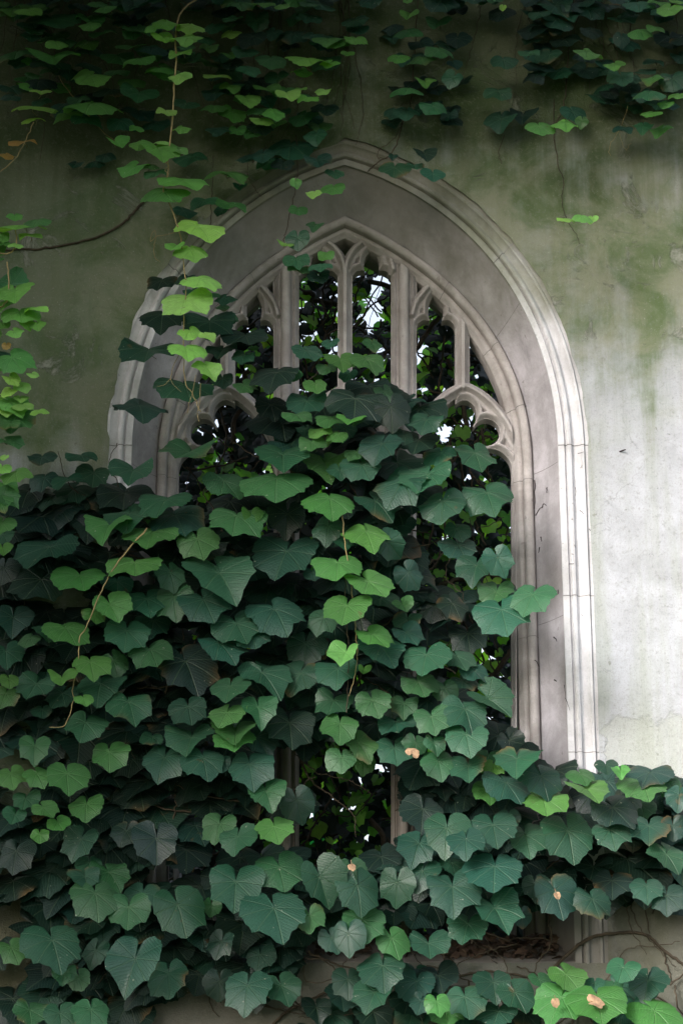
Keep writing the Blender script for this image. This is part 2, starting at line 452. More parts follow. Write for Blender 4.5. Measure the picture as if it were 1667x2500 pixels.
# --- sloping sill
w = AH-.002; zi = SILLZ+.10
sp = [(-.006, SILLZ-.10), (-.012, SILLZ-.095), (-.012, SILLZ-.012), (-.006, SILLZ-.004), (.02, SILLZ+.004), (REVD+.02, zi), (REVD+.04, zi+.005), (TH-.02, zi+.006), (TH-.02, SILLZ-.1)]
nx = 30; V = []; 
for ix in range(nx+1):
    x = CX-w+2*w*ix/nx
    for k, (y, z) in enumerate(sp):
        V.append((x, y+rnd.uniform(-.0015, .0015)*(k < 4), z+rnd.uniform(-.0025, .0025)*(k < 7)))
k = len(sp); f = [[ix*k+i, ix*k+i+1, (ix+1)*k+i+1, (ix+1)*k+i] for ix in range(nx) for i in range(k-1)]
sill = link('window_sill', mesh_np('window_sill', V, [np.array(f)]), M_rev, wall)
sill.data.set_sharp_from_angle(angle=R(35))

# ------------------------------------------------------------------ tracery by distance fields (pixels of the photo, then metres)
def G(x, y): return (x, y)
def seg_dist(PX, PY, pts):
    d = np.full(PX.shape, 1e9)
    for (x0, y0), (x1, y1) in zip(pts[:-1], pts[1:]):
        dx, dy = x1-x0, y1-y0; L2 = dx*dx+dy*dy+1e-12
        t = np.clip(((PX-x0)*dx+(PY-y0)*dy)/L2, 0, 1)
        d = np.minimum(d, np.hypot(PX-(x0+t*dx), PY-(y0+t*dy)))
    return d
def poly_sd(PX, PY, pts):                          # signed: negative inside
    pts = list(pts)+[pts[0]]
    d = seg_dist(PX, PY, pts); ins = np.zeros(PX.shape, bool)
    for (x0, y0), (x1, y1) in zip(pts[:-1], pts[1:]):
        c = ((y0 > PY) != (y1 > PY)) & (PX < (x1-x0)*(PY-y0)/((y1-y0) if abs(y1-y0) > 1e-9 else 1e-9)+x0)
        ins ^= c
    return np.where(ins, -d, d)
def circ(PX, PY, x, y, rx, ry=None):
    ry = ry or rx
    k = np.hypot((PX-x)/rx, (PY-y)/ry); return (k-1)*min(rx, ry)
def rect(PX, PY, x0, x1, y0, y1):
    dx = np.maximum(x0-PX, PX-x1); dy = np.maximum(y0-PY, PY-y1)
    return np.where((dx > 0) & (dy > 0), np.hypot(dx, dy), np.maximum(dx, dy))
def vesica(PX, PY, x, y0, y1, hw):
    h = (y1-y0)/2; yc = (y0+y1)/2; Rr = (hw*hw+h*h)/(2*hw); o = Rr-hw
    return np.maximum(np.hypot(PX-(x+o), PY-yc)-Rr, np.hypot(PX-(x-o), PY-yc)-Rr)
def arcpts(pts, n=14): 
    P = smooth_line([(a, b, 0) for a, b in pts], n); return [(p[0], p[1]) for p in P]
CXP = 842.0
def light_head(x0, x1, ya, PX, PY):
    """trefoil-headed light between x0 and x1, arch apex at ya; returns opening sd"""
    c = (x0+x1)/2; k = (x1-x0)/233.0
    o = circ(PX, PY, c, ya+66*k, 30*k, 37*k)
    for sg in (-1, 1): o = np.minimum(o, circ(PX, PY, c+sg*54*k, ya+108*k, 33*k))
    o = np.minimum(o, circ(PX, PY, c, ya+124*k, 37*k))
    ys = ya+200*k
    for sg in (-1, 1): o = np.minimum(o, circ(PX, PY, c+sg*60*k, ys, 56.5*k, 53*k))
    o = np.minimum(o, rect(PX, PY, c-60*k, c+60*k, ya+147*k, 2600))
    return np.minimum(o, rect(PX, PY, x0, x1, ys, 2600))
def small_head(x0, x1, ytop, ysh, ybot, PX, PY):
    c = (x0+x1)/2; hw = (x1-x0)/2
    o = vesica(PX, PY, c, ytop, ysh+22, hw*.40)
    for sg in (-1, 1): o = np.minimum(o, circ(PX, PY, c+sg*hw*.52, ysh+24, hw*.48, 24))
    o = np.minimum(o, rect(PX, PY, c-hw*.5, c+hw*.5, ysh+2, ybot))
    return np.minimum(o, rect(PX, PY, x0, x1, ysh+24, ybot))
def mir(p): return [(2*CXP-a, b) for a, b in p]
# ribs: (name, points, half width, kind)
ribs = [('mullion', [(986, 600), (986, 2420)], 31, 'main'), ('mullion', [(698, 600), (698, 2420)], 31, 'main'),
        ('mullion', [(842, 655), (842, 948)], 18, 'minor')]
hr = arcpts([(1134, 938), (1176, 961), (1212, 995), (1240, 1034), (1262, 1078)])
hl = [(2268-a, b) for a, b in hr]
og_l = arcpts([(1058, 684), (1036, 708), (1016, 735), (1006, 765)]); og_r = arcpts([(1058, 684), (1088, 708), (1116, 742), (1133, 772)])
yb = arcpts([(842, 668), (848, 634), (868, 602), (900, 578)]); yc = arcpts([(900, 578), (930, 596), (950, 622), (960, 655)])
for f_ in (lambda p: p, mir):
    ribs.append(('light_arch', f_(hl[::-1]+hr[1:]), 15, 'rib'))
    ribs.append(('mullion', f_([(1130, 760), (1130, 944)]), 17, 'minor'))
    ribs.append(('ogee_arch', f_(og_l[::-1]+og_r[1:]), 12, 'rib'))
    ribs.append(('forked_arch', f_(yb+yc[1:]), 12, 'rib'))
ch = [(a-292, b+6) for a, b in hl[::-1]+hr[1:]]
ribs.append(('light_arch', ch, 15, 'rib'))
def tracery():
    xs = np.arange(842-420, 842+421, 2.0)
    ys = np.concatenate([np.arange(560, 1180, 2.0), np.arange(1180, 2421, 20.0)])
    PX, PY = np.meshgrid(xs, ys)
    # openings
    op = np.full(PX.shape, 1e9)
    eye = poly_sd(PX, PY, [(806, 583), (842, 574), (878, 583), (859, 602), (842, 632), (825, 602)])
    op = np.minimum(op, eye)
    op = np.minimum(op, light_head(726.5, 959.5-2, 944, PX, PY))
    for m_ in (False, True):
        QX = 2*CXP-PX if m_ else PX
        op = np.minimum(op, light_head(1017, 1251, 938, QX, PY))
        op = np.minimum(op, small_head(1017, 1112, 704, 770, 1100, QX, PY))
        op = np.minimum(op, small_head(859, 955, 601, 648, 1000, QX, PY))
        op = np.minimum(op, poly_sd(QX, PY, [(1018, 664), (1042, 684), (1024, 708), (1018, 722)]))
        op = np.minimum(op, poly_sd(QX, PY, [(1147, 790), (1180, 845), (1210, 910), (1240, 990), (1262, 1060), (1225, 1000), (1180, 950), (1147, 930)]))
        op = np.minimum(op, poly_sd(QX, PY, [(1070, 674), (1085, 684), (1100, 705), (1110, 716), (1094, 700)]))
    own = np.full(PX.shape, -1); sd = op                   # sd>0 = stone
    hrib = np.full(PX.shape, -1.0); srib = np.full(PX.shape, -1e9)
    for i, (nm, pts, hw, kind) in enumerate(ribs):
        d = seg_dist(PX, PY, pts)
        t = np.clip(d/hw, 0, 1.3)
        if kind == 'main':
            roll = np.sqrt(np.clip(1-(d/11.5)**2, 0, 1))*.022-.010
            hol = -.022-.016*np.sin(np.clip((d-11.5)/11, 0, 1)*math.pi)-.030*np.clip((d-22)/9, 0, 1)
            h = np.where(d < 11.5, roll, hol)
        elif kind == 'minor':
            h = np.where(d < 4, -.004, -.004-.046*np.clip((d-4)/(hw-4), 0, 1)**.7)
        else:
            h = np.where(d < 3.5, -.006, -.006-.040*np.clip((d-3.5)/(hw-3.5), 0, 1)**.75)
        s_ = hw-d
        h = np.where(s_ > 0, h, -1)
        up = h > hrib
        own = np.where(up, i, own); hrib = np.maximum(hrib, h); srib = np.maximum(srib, s_)
    # stone = rib area or plate (outside openings) ; ribs win over openings
    stone = np.maximum(sd, srib)
    pe = np.clip(sd, 0, 60)
    hpl = np.where(pe < 7, -.060+.026*(pe/7), -.034)
    sunk = np.clip((pe-13)/5, 0, 1)*np.clip((-srib-3)/4, 0, 1)
    lip = np.exp(-((pe-10)/2.6)**2)*.006
    hpl = hpl+lip-.024*sunk
    hpl = np.where(sd > 0, hpl, -.060)
    H = np.maximum(hpl, hrib)
    own = np.where(hrib >= hpl, own, -1)
    # clip to the inside of the frame
    W = VD[None, None, :]*F + VR[None, None, :]*(PX-833.5)[..., None] - VU[None, None, :]*(PY-1250.0)[..., None]
    Yp = REVD+.02
    tt = (Yp-CAM[1])/W[..., 1]
    WX = CAM[0]+W[..., 0]*tt; WZ = CAM[2]+W[..., 2]*tt
    hb = np.vstack([[BH, -1], B_]); ax = np.abs(WX-CX)
    inn = seg_dist(ax, WZ, [tuple(p) for p in hb[::4]]+[tuple(hb[-1])])
    xa = np.interp(WZ, hb[:, 1], hb[:, 0], right=-1)
    inn = np.where(ax < xa, inn, -inn)-44*s      # >0 inside
    stone = np.minimum(stone, inn/s)
    return xs, ys, WX, WZ, H, stone, own
xs, ys, WX, WZ, H, ST, OWN = tracery()
ny, nx = WX.shape
FY = REVD+.012
BK = REVD+.13
def cell_polys():
    """marching squares, cells grouped by owner"""
    groups = {}
    inside = ST > 0
    cnt = inside[:-1, :-1].astype(int)+inside[1:, :-1]+inside[:-1, 1:]+inside[1:, 1:]
    jj, ii = np.nonzero(cnt)
    for j, i in zip(jj, ii):
        cs = [(j, i), (j+1, i), (j+1, i+1), (j, i+1)]
        o = [OWN[a] for a in cs if ST[a] > 0]; o = max(set(o), key=o.count)
        poly = []; cuts = []
        for k in range(4):
            a, b = cs[k], cs[(k+1) % 4]
            if ST[a] > 0: poly.append(('v', a))
            if (ST[a] > 0) != (ST[b] > 0):
                e = ('e',)+tuple(sorted((a, b))); poly.append(e); cuts.append(e)
        groups.setdefault(int(o), []).append((poly, cuts))
    return groups
def vpos(kx):
    if kx[0] == 'v': a = kx[1]; return (WX[a], FY-H[a]-.0, WZ[a])
    a, b = kx[1], kx[2]; t = ST[a]/(ST[a]-ST[b]); t = min(max(t, 0), 1)
    i_ = a if ST[a] > 0 else b
    return (WX[a]+(WX[b]-WX[a])*t, FY-H[i_], WZ[a]+(WZ[b]-WZ[a])*t)
groups = cell_polys()
trac = None
def build_group(name, cells, parent):
    idx = {}; V = []; Fc = {3: [], 4: [], 5: [], 6: []}
    def gi(kx, back=False):
        kk = (kx, back)
        if kk not in idx:
            p = vpos(kx)
            if back: p = (p[0], BK, p[2])
            idx[kk] = len(V); V.append(p)
        return idx[kk]
    for poly, cuts in cells:
        if len(poly) >= 3: Fc[len(poly)].append([gi(p) for p in poly])
        if len(cuts) == 2:
            Fc[4].append([gi(cuts[0]), gi(cuts[1]), gi(cuts[1], True), gi(cuts[0], True)])
        if len(poly) >= 3: Fc[len(poly)].append([gi(p, True) for p in poly[::-1]])
    o = link(name, mesh_np(name, V, [np.array(v) for v in Fc.values() if v]), M_tra, parent)
    o.data.set_sharp_from_angle(angle=R(42))
    return o
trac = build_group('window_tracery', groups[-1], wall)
for k_, cells in sorted(groups.items()):
    if k_ >= 0: build_group(ribs[k_][0], cells, trac)

# --- hairline stains and dead rootlets left on the stone
def rootlet(pts, Y, r=.0014, dark=True):
    P = [at(x, y, Y) for x, y in pts]
    T = Tubes(); T.add(smooth_line(P, 10, .0006), r, 4, r*.5); T.build('rootlet', M_iron, surround, (0, 0, 0))
for (x, y), (dx, dy) in (((1410, 1107), (15, -4)), ((1416, 1143), (4, -9)), ((1403, 1190), (1, 20)), ((1414, 1246), (11, 9)), ((1394, 1267), (4, 1)),
                         ((1437, 1292), (3, 4)), ((1394, 1352), (5, 2)), ((1388, 1377), (12, -1)), ((1376, 1672), (3, 32)), ((1379, 1704), (11, 30)), ((1401, 1330), (2, 6)), ((1418, 1500), (3, 4))):
    rootlet([(x, y), (x+dx*.5+1, y+dy*.5), (x+dx, y+dy)], -.018)
for pts in ([(1307, 1258), (1316, 1243), (1325, 1236)], [(1322, 1240), (1326, 1230), (1333, 1234)], [(1334, 1190), (1334, 1204)], [(1319, 1310), (1321, 1322)], [(1316, 1336), (1314, 1350)],
            [(1304, 1172), (1306, 1188), (1303, 1205), (1306, 1224), (1303, 1242)], [(1350, 1555), (1356, 1560), (1358, 1566)], [(1352, 1660), (1358, 1663)], [(1304, 1612), (1310, 1616), (1315, 1628)], [(1361, 1440), (1362, 1450)]):
    rootlet(pts, .075 if pts[0][0] < 1345 else .03, .0026)
# ------------------------------------------------------------------ leaves
CP = [(0, .75), (8, .665), (22, .56), (33, .565), (43, .645), (53, .565), (70, .51), (88, .525), (98, .51), (120, .51), (142, .49), (158, .45), (170, .36), (176, .2), (180, .06)]
CR = [(0, .56), (12, .54), (30, .50), (50, .52), (70, .51), (90, .52), (120, .50), (145, .47), (160, .43), (171, .34), (176, .18), (180, .05)]
def outline(ang, lobe):
    a = np.abs(np.degrees(ang))
    f = lambda C: np.interp(a, [c[0] for c in C], [c[1] for c in C])
    return f(CP)*lobe+f(CR)*(1-lobe)
class Leaves:
    def __init__(s): s.V = []; s.F3 = []; s.F4 = []; s.UV = []; s.C = []; s.n = 0; s.bases = []
    def add(s, c, w, b1, b2, nrm, col, na=40, nr=5, lobe=None, curl=None, curly=.3, r_=None, edge=0.0):
        """c blade centre; w width (m); b1 width axis, b2 tip axis, nrm up-side normal"""
        r_ = r_ or rng
        lobe = r_.uniform(.35, 1) if lobe is None else lobe
        curl = r_.uniform(.15, .55) if curl is None else curl
        ang = np.linspace(-math.pi, math.pi, na)
        ra = outline(ang, lobe)
        ph = r_.uniform(0, 6.28); asym = r_.uniform(-.10, .10)
        teeth = .014*np.sign(np.sin(np.arange(na)*math.pi/1.0+.5)) if na > 30 else 0
        tt = np.where(np.abs(ang) < 2.7, 1, .2)
        ra = ra*(1+asym*np.sin(ang)+.03*np.sin(ang*5+ph))+teeth*tt*r_.uniform(.5, 1.2)*(np.arange(na) % 2*2-1)*np.sign(teeth if na > 30 else 1)
        if na > 30: ra = ra + r_.normal(0, .007, na)*tt
        rr = np.linspace(0, 1, nr+1)[1:]
        RR = ra[None, :]*rr[:, None]
        x = RR*np.sin(ang)[None, :]; y = RR*np.cos(ang)[None, :]
        fold = r_.uniform(.02, .18) if r_.random() < .82 else r_.uniform(.25, .55)
        tw = r_.normal(0, .16)
        w1, w2 = r_.uniform(-.09, .09, 2)
        z = fold*np.abs(x) - curl*(x*x*.8+np.clip(-y, 0, 1)**2*.5) - curly*np.clip(y+.25, 0, 2)**2+curly*.12 + tw*x*y
        z = z+w1*np.sin(3*ang+ph)[None, :]*rr[:, None]**2+w2*.35*np.sin(5*ang+ph*2)[None, :]*rr[:, None]**2
        # puckering between the veins
        vn = np.min(np.abs(np.abs(np.degrees(ang))[:, None]-np.array([0, 40, 78, 118])[None, :]), axis=1)
        z = z+.005*np.clip(vn/18, 0, 1)[None, :]*np.sin(rr[:, None]*math.pi*.8)
        yc = .2
        x0, y0, z0 = np.append(0, x.ravel()), np.append(0, y.ravel()), np.append(0, z.ravel())
        P = c+w*(x0[:, None]*b1+(y0-yc)[:, None]*b2+z0[:, None]*nrm)
        n0 = s.n; k = na
        j = np.arange(k-1)
        s.F3.append(np.stack([np.full(k-1, n0), n0+1+j+1, n0+1+j], -1))
        for i in range(nr-1):
            a = n0+1+i*k
            s.F4.append(np.stack([a+j, a+j+1, a+k+j+1, a+k+j], -1))
        s.V.append(P); s.UV.append(np.column_stack([x0, y0])); C_ = np.tile(col, (len(P), 1))
        if edge:                                   # browned, nibbled margin on some old leaves
            f = np.append(0, (np.repeat(rr**6, k).reshape(nr, k)*np.clip(np.sin(ang*r_.integers(1, 4)+ph)*1.6-.5, 0, 1)[None, :]).ravel())[:, None]*edge
            C_ = C_*(1-f)+np.array([.16, .10, .04])*f
        s.C.append(C_); s.n += len(P)
        base = c-w*yc*b2
        s.bases.append((base, b2, nrm, w))
        return base
    def stalk(s, pts, r, young):
        T = Tubes(); T.add(pts, r, 4); V = T.V[0]
        s.V.append(V); s.UV.append(np.full((len(V), 2), -2.0)); s.C.append(np.tile((.17, .15, .05) if young else (.05, .045, .02), (len(V), 1)))
        s.F4.append(T.Fs[0]+s.n); s.n += len(V)
    def build(s, name, mat, parent):
        if not s.V: return None
        loc = np.array(parent.location) if parent else 0
        V = np.concatenate(s.V)-loc
        fs = [np.concatenate(s.F3)]+([np.concatenate(s.F4)] if s.F4 else [])
        return link(name, mesh_np(name, V, fs, np.concatenate(s.UV), np.concatenate(s.C)), mat, parent)
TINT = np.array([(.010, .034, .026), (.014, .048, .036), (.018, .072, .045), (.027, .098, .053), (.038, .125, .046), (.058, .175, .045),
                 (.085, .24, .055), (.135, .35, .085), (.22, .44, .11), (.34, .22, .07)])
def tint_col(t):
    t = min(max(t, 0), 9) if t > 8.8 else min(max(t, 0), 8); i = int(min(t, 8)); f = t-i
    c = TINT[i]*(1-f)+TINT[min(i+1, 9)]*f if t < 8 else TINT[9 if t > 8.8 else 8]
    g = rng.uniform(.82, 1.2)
    return c*(g if t > .95 else g*.62)*np.array([rng.uniform(.85, 1.2), 1, rng.uniform(.85, 1.15)])  # darkest tints cut further to paint shade between leaves
def orient(ratio, phi, yaw=None, extra=0.0):
    """leaf axes from how it looks: ratio = height/width, phi = tip turned right of straight down"""
    tau = math.acos(min(max(ratio, .12), .97))
    tau = min(tau+extra, 1.40)
    yaw = rng.uniform(-.35, .35) if yaw is None else yaw
    ph = R(phi)
    # view basis
    right, up, back = VR, VU, -VD
    b2 = -up*math.cos(ph)+right*math.sin(ph); b1 = -(right*math.cos(ph)+up*math.sin(ph))
    nrm = back.copy()
    rot = Matrix.Rotation(-tau, 3, Vector(right)) if True else None
    ry = Matrix.Rotation(yaw, 3, Vector(up))
    M = np.array(ry @ rot)
    b1, b2, nrm = M@b1, M@b2, M@nrm
    return b1, b2, nrm

# catalogue of the leaves read off the photograph: x y width height tip-turn tint layer, in crop units
CROPS = {'C3': (0, 1100, .532), 'C4': (600, 1100, .532), 'C5': (0, 1800, .532), 'C6': (834, 1800, .5313),
         'T1': (0, 0, .532), 'T2': (834, 0, .5313), 'H1': (0, 0, .532), 'H2': (350, 350, .4145), 'A1': (350, 350, .4145), 'A2': (750, 400, .4464), 'L': (0, 500, .340), 'LM': (0, 500, .340)}
CAT = {
'C3': """30 170 110 90 20 7 6;851 15 220 60 0 3 5;605 105 185 90 -10 3 5;190 40 130 60 0 2 2;380 30 130 50 0 2 2;300 140 130 60 0 2 2;200 140 110 60 10 2 2;430 120 140 110 0 2 1;225 230 130 70 0 1 1
1050 160 180 130 20 3 4;750 235 210 70 0 3 5;570 215 240 130 0 0 2;350 270 200 180 0 0 1;590 300 210 90 10 3 5;495 350 190 75 15 6 6;690 390 230 100 15 5 6;815 310 260 110 0 1 4;710 335 60 60 30 6 4
915 430 180 160 10 5 5;1080 315 240 110 0 4 5;200 465 240 130 -10 2 5;165 620 260 170 -15 1 4;375 590 230 100 15 6 6;620 530 230 95 5 6 7;540 615 130 80 -10 2 3;790 580 120 120 10 3 4;1030 590 290 180 15 2 5
520 730 160 140 15 5 6;435 757 90 45 0 5 5;680 700 180 120 15 3 4;800 700 170 180 20 3 4;950 710 220 160 15 2 5;320 830 180 85 10 6 6;215 835 110 35 0 3 4;130 870 90 35 0 4 4;580 850 190 140 -5 3 5
700 930 190 100 20 3 5;1100 820 210 160 15 2 5;1030 900 190 110 15 2 5;30 940 150 110 0 2 3;870 1000 260 200 10 1 4;420 985 160 90 20 6 7;530 985 120 120 20 3 4;285 1053 120 50 -5 7 7;455 1090 200 110 10 3 5
155 1090 170 110 0 3 4;270 1130 130 90 0 2 3;45 1060 80 60 0 5 4;195 1200 90 60 0 2 3;600 1175 190 120 15 3 6;390 1145 80 45 10 7 7;385 1270 180 120 0 3 5;1050 1100 160 100 15 3 6
870 1200 160 140 20 2 5;1030 1220 150 85 10 4 6;1080 1300 200 60 0 4 6;15 560 120 140 0 1 3;10 400 90 80 0 3 4;15 460 80 60 0 7 6;60 790 160 140 0 1 2;700 800 160 120 0 1 2;20 1130 110 60 0 4 4""",
'C4': """170 30 240 95 5 3 5;370 70 190 110 10 5 4;430 100 100 80 0 3 5;545 85 170 140 15 3 6;140 140 300 110 0 4 6;890 25 130 100 0 3 4;1060 30 160 120 0 3 4;700 160 210 150 -20 2 6;820 130 200 130 10 3 6
390 235 210 105 0 5 7;30 310 90 80 -10 5 5;190 320 160 180 0 0 2;620 250 180 110 15 2 5;900 260 190 160 15 2 6;1115 215 210 150 10 3 5;375 365 130 120 0 2 5;455 425 90 50 0 2 5;560 385 200 100 15 5 7
170 490 270 180 -5 1 4;310 570 80 70 20 1 4;670 440 130 180 35 2 5;760 580 120 180 35 2 5;975 370 110 90 10 2 4;985 450 160 110 10 1 4;1050 550 150 130 0 2 5;1165 515 130 160 20 2 6;420 530 210 100 -5 6 8
585 620 190 110 15 5 8;1140 670 150 120 -10 3 5;1180 760 230 180 25 2 7;1300 680 170 120 0 3 8;640 690 150 80 25 2 4;725 715 90 70 30 4 5;150 750 240 140 10 2 5;350 785 130 120 -15 3 4;455 735 190 125 0 6 8
30 850 170 110 10 2 5;740 790 120 90 0 2 4;750 850 130 100 20 2 5;600 858 150 85 20 6 8;450 945 125 95 0 7 8;640 920 200 130 20 3 6;270 920 170 190 0 1 2;820 960 190 130 10 2 6;980 960 140 90 10 2 5
420 1020 175 110 0 3 6;100 1040 200 120 10 3 5;235 1050 170 150 0 2 4;800 1080 160 100 10 3 6;920 1110 110 120 20 3 5;1065 1025 110 90 30 2 5;1010 1070 110 70 10 2 4;395 1165 160 110 -5 3 5;590 1170 150 140 25 4 6
725 1175 120 80 10 3 5;1015 1210 190 140 15 2 6;1145 1160 190 150 30 2 5;1220 1350 110 150 25 0 4;60 1195 150 110 0 3 6;205 1280 200 170 0 1 4;430 1275 160 120 0 4 6;690 1260 160 80 10 2 5;855 1240 150 110 20 4 6
1015 1330 180 150 20 3 7;535 1360 140 110 10 4 5;70 1340 160 140 10 1 4;685 1385 160 120 15 3 5;780 1360 100 110 0 3 6;870 1360 90 90 0 3 6;440 1430 130 120 0 4 6;540 1450 90 100 0 4 3;890 1450 150 130 0 3 6
1020 1470 150 110 15 3 6;1130 1460 100 45 0 6 5;1240 1430 190 80 10 2 7;1110 1410 100 60 0 3 4;860 730 150 150 0 0 2;960 720 130 120 10 0 3;1020 860 160 130 0 0 1;540 1010 60 40 0 7 3;300 450 120 120 0 1 3""",
'C5': """160 60 130 110 10 4 5;500 90 160 120 25 4 5;55 185 130 90 0 6 5;180 180 120 75 20 5 5;310 190 170 120 0 5 5;115 295 115 80 10 3 5;215 335 110 70 25 5 6;275 400 100 70 30 5 5;65 370 100 80 -10 3 5
395 325 140 95 25 5 5;185 460 80 70 10 7 6;360 495 150 140 0 2 4;410 590 110 75 0 3 4;395 655 130 80 10 3 5;520 640 150 100 10 4 4;445 745 190 140 0 3 6;590 810 180 160 10 4 6;650 740 150 120 0 3 3
745 115 190 120 -5 2 5;870 20 200 90 0 3 5;940 120 180 130 0 2 6;1010 130 100 90 10 2 5;1150 150 190 150 15 2 6;1230 270 160 130 20 3 6;1370 320 150 220 5 1 4;570 450 130 110 0 1 4;720 500 190 200 0 1 5
1000 420 140 120 0 4 4;1085 480 150 120 15 3 5;1265 430 160 95 15 6 6;1080 700 230 190 5 2 6;1290 630 220 170 0 3 5;1480 680 190 230 5 2 6;830 810 210 210 5 2 6;970 790 80 110 -10 3 3;1270 820 270 170 0 2 7
1420 840 130 110 10 4 6;1530 940 110 120 20 2 6;255 965 230 160 0 2 6;65 985 120 90 0 4 3;430 1000 110 120 0 2 3;605 1060 230 220 0 2 7;290 1100 100 90 0 4 5;370 1125 100 120 15 4 4;775 1115 170 150 10 2 4
140 1270 140 80 0 3 5;280 1290 140 110 0 3 6;420 1275 150 120 0 3 6;1010 1150 130 180 0 1 3;1130 1170 190 150 0 2 5;1300 1165 160 130 15 2 4;70 550 150 150 0 1 3;1190 1020 120 100 0 1 2;1010 960 110 120 0 1 3;1080 5 180 40 0 5 6;700 10 90 40 0 3 4""",
'C6': """775 230 180 110 5 2 6;680 255 140 90 10 6 5;925 205 170 150 0 1 6;930 300 210 90 0 5 7;1105 180 120 60 10 4 6;1140 250 170 55 0 6 7;1215 140 100 60 0 1 6;1280 165 80 50 0 7 7;1400 175 180 40 0 1 5
1390 225 200 80 10 4 6;1510 225 110 100 10 3 5;1545 285 120 110 0 1 7;1270 350 200 140 15 1 6;1240 450 160 120 0 2 6;1410 430 170 110 0 2 6;1520 430 110 140 0 1 5;1510 560 150 110 15 2 6;1050 470 220 210 0 2 6
850 470 180 110 0 2 5;700 430 190 140 10 2 6;480 450 200 180 -10 2 6;570 490 160 110 0 2 7;345 510 170 130 -20 2 5;760 380 110 80 0 1 5;370 360 180 160 0 0 3;700 625 250 150 0 2 7;360 640 150 130 0 2 5
510 720 230 170 -5 2 7;510 590 110 70 0 2 4;720 810 210 110 0 3 7;830 840 90 110 0 1 4;570 880 170 110 0 2 6;990 740 180 180 0 1 5;1160 770 150 130 0 1 5;1240 680 160 100 0 1 3;1400 700 140 80 0 2 5
1490 750 140 120 0 1 5;890 700 120 120 0 1 4;100 870 180 140 0 3 5;30 930 140 160 0 2 6;80 720 180 200 0 2 6;40 620 130 110 0 3 5;250 700 150 200 0 2 5;240 950 140 130 0 5 5;400 970 180 90 0 3 4
190 1080 200 140 5 2 6;140 1195 160 110 0 2 6;30 1140 130 140 0 1 4;440 1235 110 90 0 6 7;340 1145 170 110 0 1 4;360 1230 110 80 0 1 5;570 1220 170 130 10 2 5;480 1280 160 90 0 5 4;700 1150 160 110 0 2 4
810 1200 160 130 10 2 5;710 1280 170 80 0 2 4;910 1125 90 60 0 3 4;1050 1110 160 100 20 6 5;990 1225 210 130 -10 6 6;1180 1225 250 110 5 5 7;1160 1140 90 50 0 3 4;1240 1150 80 45 0 3 4;1285 1075 140 80 0 3 6
1400 1140 170 120 0 2 4;1340 1235 90 70 0 2 4;1470 1280 230 110 10 6 6;1380 330 120 80 0 4 3;1330 300 90 60 0 2 4;1560 640 90 90 0 1 3""",
'T1': """60 45 130 50 10 4 5;135 50 110 45 10 6 6;255 100 240 150 20 2 4;265 205 90 45 10 5 5;250 265 210 55 10 4 5;140 290 80 50 -10 5 4;400 355 160 70 -15 5 4;525 328 100 30 5 3 4;605 375 110 45 5 3 4;720 318 110 35 5 5 5
130 390 90 50 -10 5 4;190 420 90 22 0 7 5;165 492 170 35 0 6 5;150 545 90 20 5 6 5;410 480 230 60 0 4 6;280 510 100 90 0 0 1;625 275 120 40 -5 5 5;600 215 120 30 0 3 4;690 220 90 30 0 2 3;465 38 90 35 -5 5 5
545 35 70 40 0 2 3;460 70 100 25 0 3 4;555 105 80 40 0 2 3;615 155 80 40 0 3 4;405 115 90 40 -20 5 5;465 150 110 30 0 3 4;665 50 60 40 0 2 3;890 270 60 70 0 2 3;960 222 80 40 0 3 4;1060 155 80 40 0 6 3
1180 110 100 120 0 1 2;1060 120 110 70 0 2 2;1100 15 120 40 0 3 4;1210 18 100 30 5 5 5;1290 30 60 30 0 5 5;1435 15 100 40 0 2 5;1500 185 120 40 5 4 5;1545 205 80 40 0 4 5;1420 270 170 40 -10 5 6
1510 295 90 60 -15 5 6;1395 330 90 60 0 4 4;1245 280 120 60 0 3 5;1150 320 100 70 10 2 5;1060 255 80 45 0 4 4;1010 350 110 30 10 6 5;1060 400 90 60 0 5 4;1230 412 110 40 0 3 5;1140 465 100 50 10 5 4
1325 440 100 50 5 6 6;1410 455 90 60 0 6 6;1475 418 70 40 -10 7 6;1380 410 50 30 0 6 5;980 490 110 35 0 4 4;1260 520 100 45 0 5 5;1215 555 100 60 0 6 4;1070 520 110 90 0 4 3;1430 550 110 90 0 0 1
565 565 110 60 0 1 4;630 590 60 30 5 5 4;345 757 80 45 0 0 1;425 748 80 30 0 0 1;480 720 80 40 0 0 1;870 730 140 60 0 1 2;850 975 110 70 0 0 1;1045 795 170 40 0 4 3;930 930 110 50 0 2 5
1075 940 110 35 5 3 5;1010 975 60 60 0 1 3;1360 845 50 60 0 5 5;1440 890 70 45 0 7 6;1525 870 100 80 0 4 5;1540 800 80 60 0 2 3;1370 965 80 60 0 3 4;1460 745 120 90 0 0 4;1330 685 200 100 0 1 1
1230 750 100 50 0 2 2;1100 860 60 40 0 1 2;100 655 110 30 5 9 5;45 713 60 22 10 9 5;1270 360 100 90 0 2 3;180 30 60 40 0 5 5;20 20 60 30 0 3 5""",
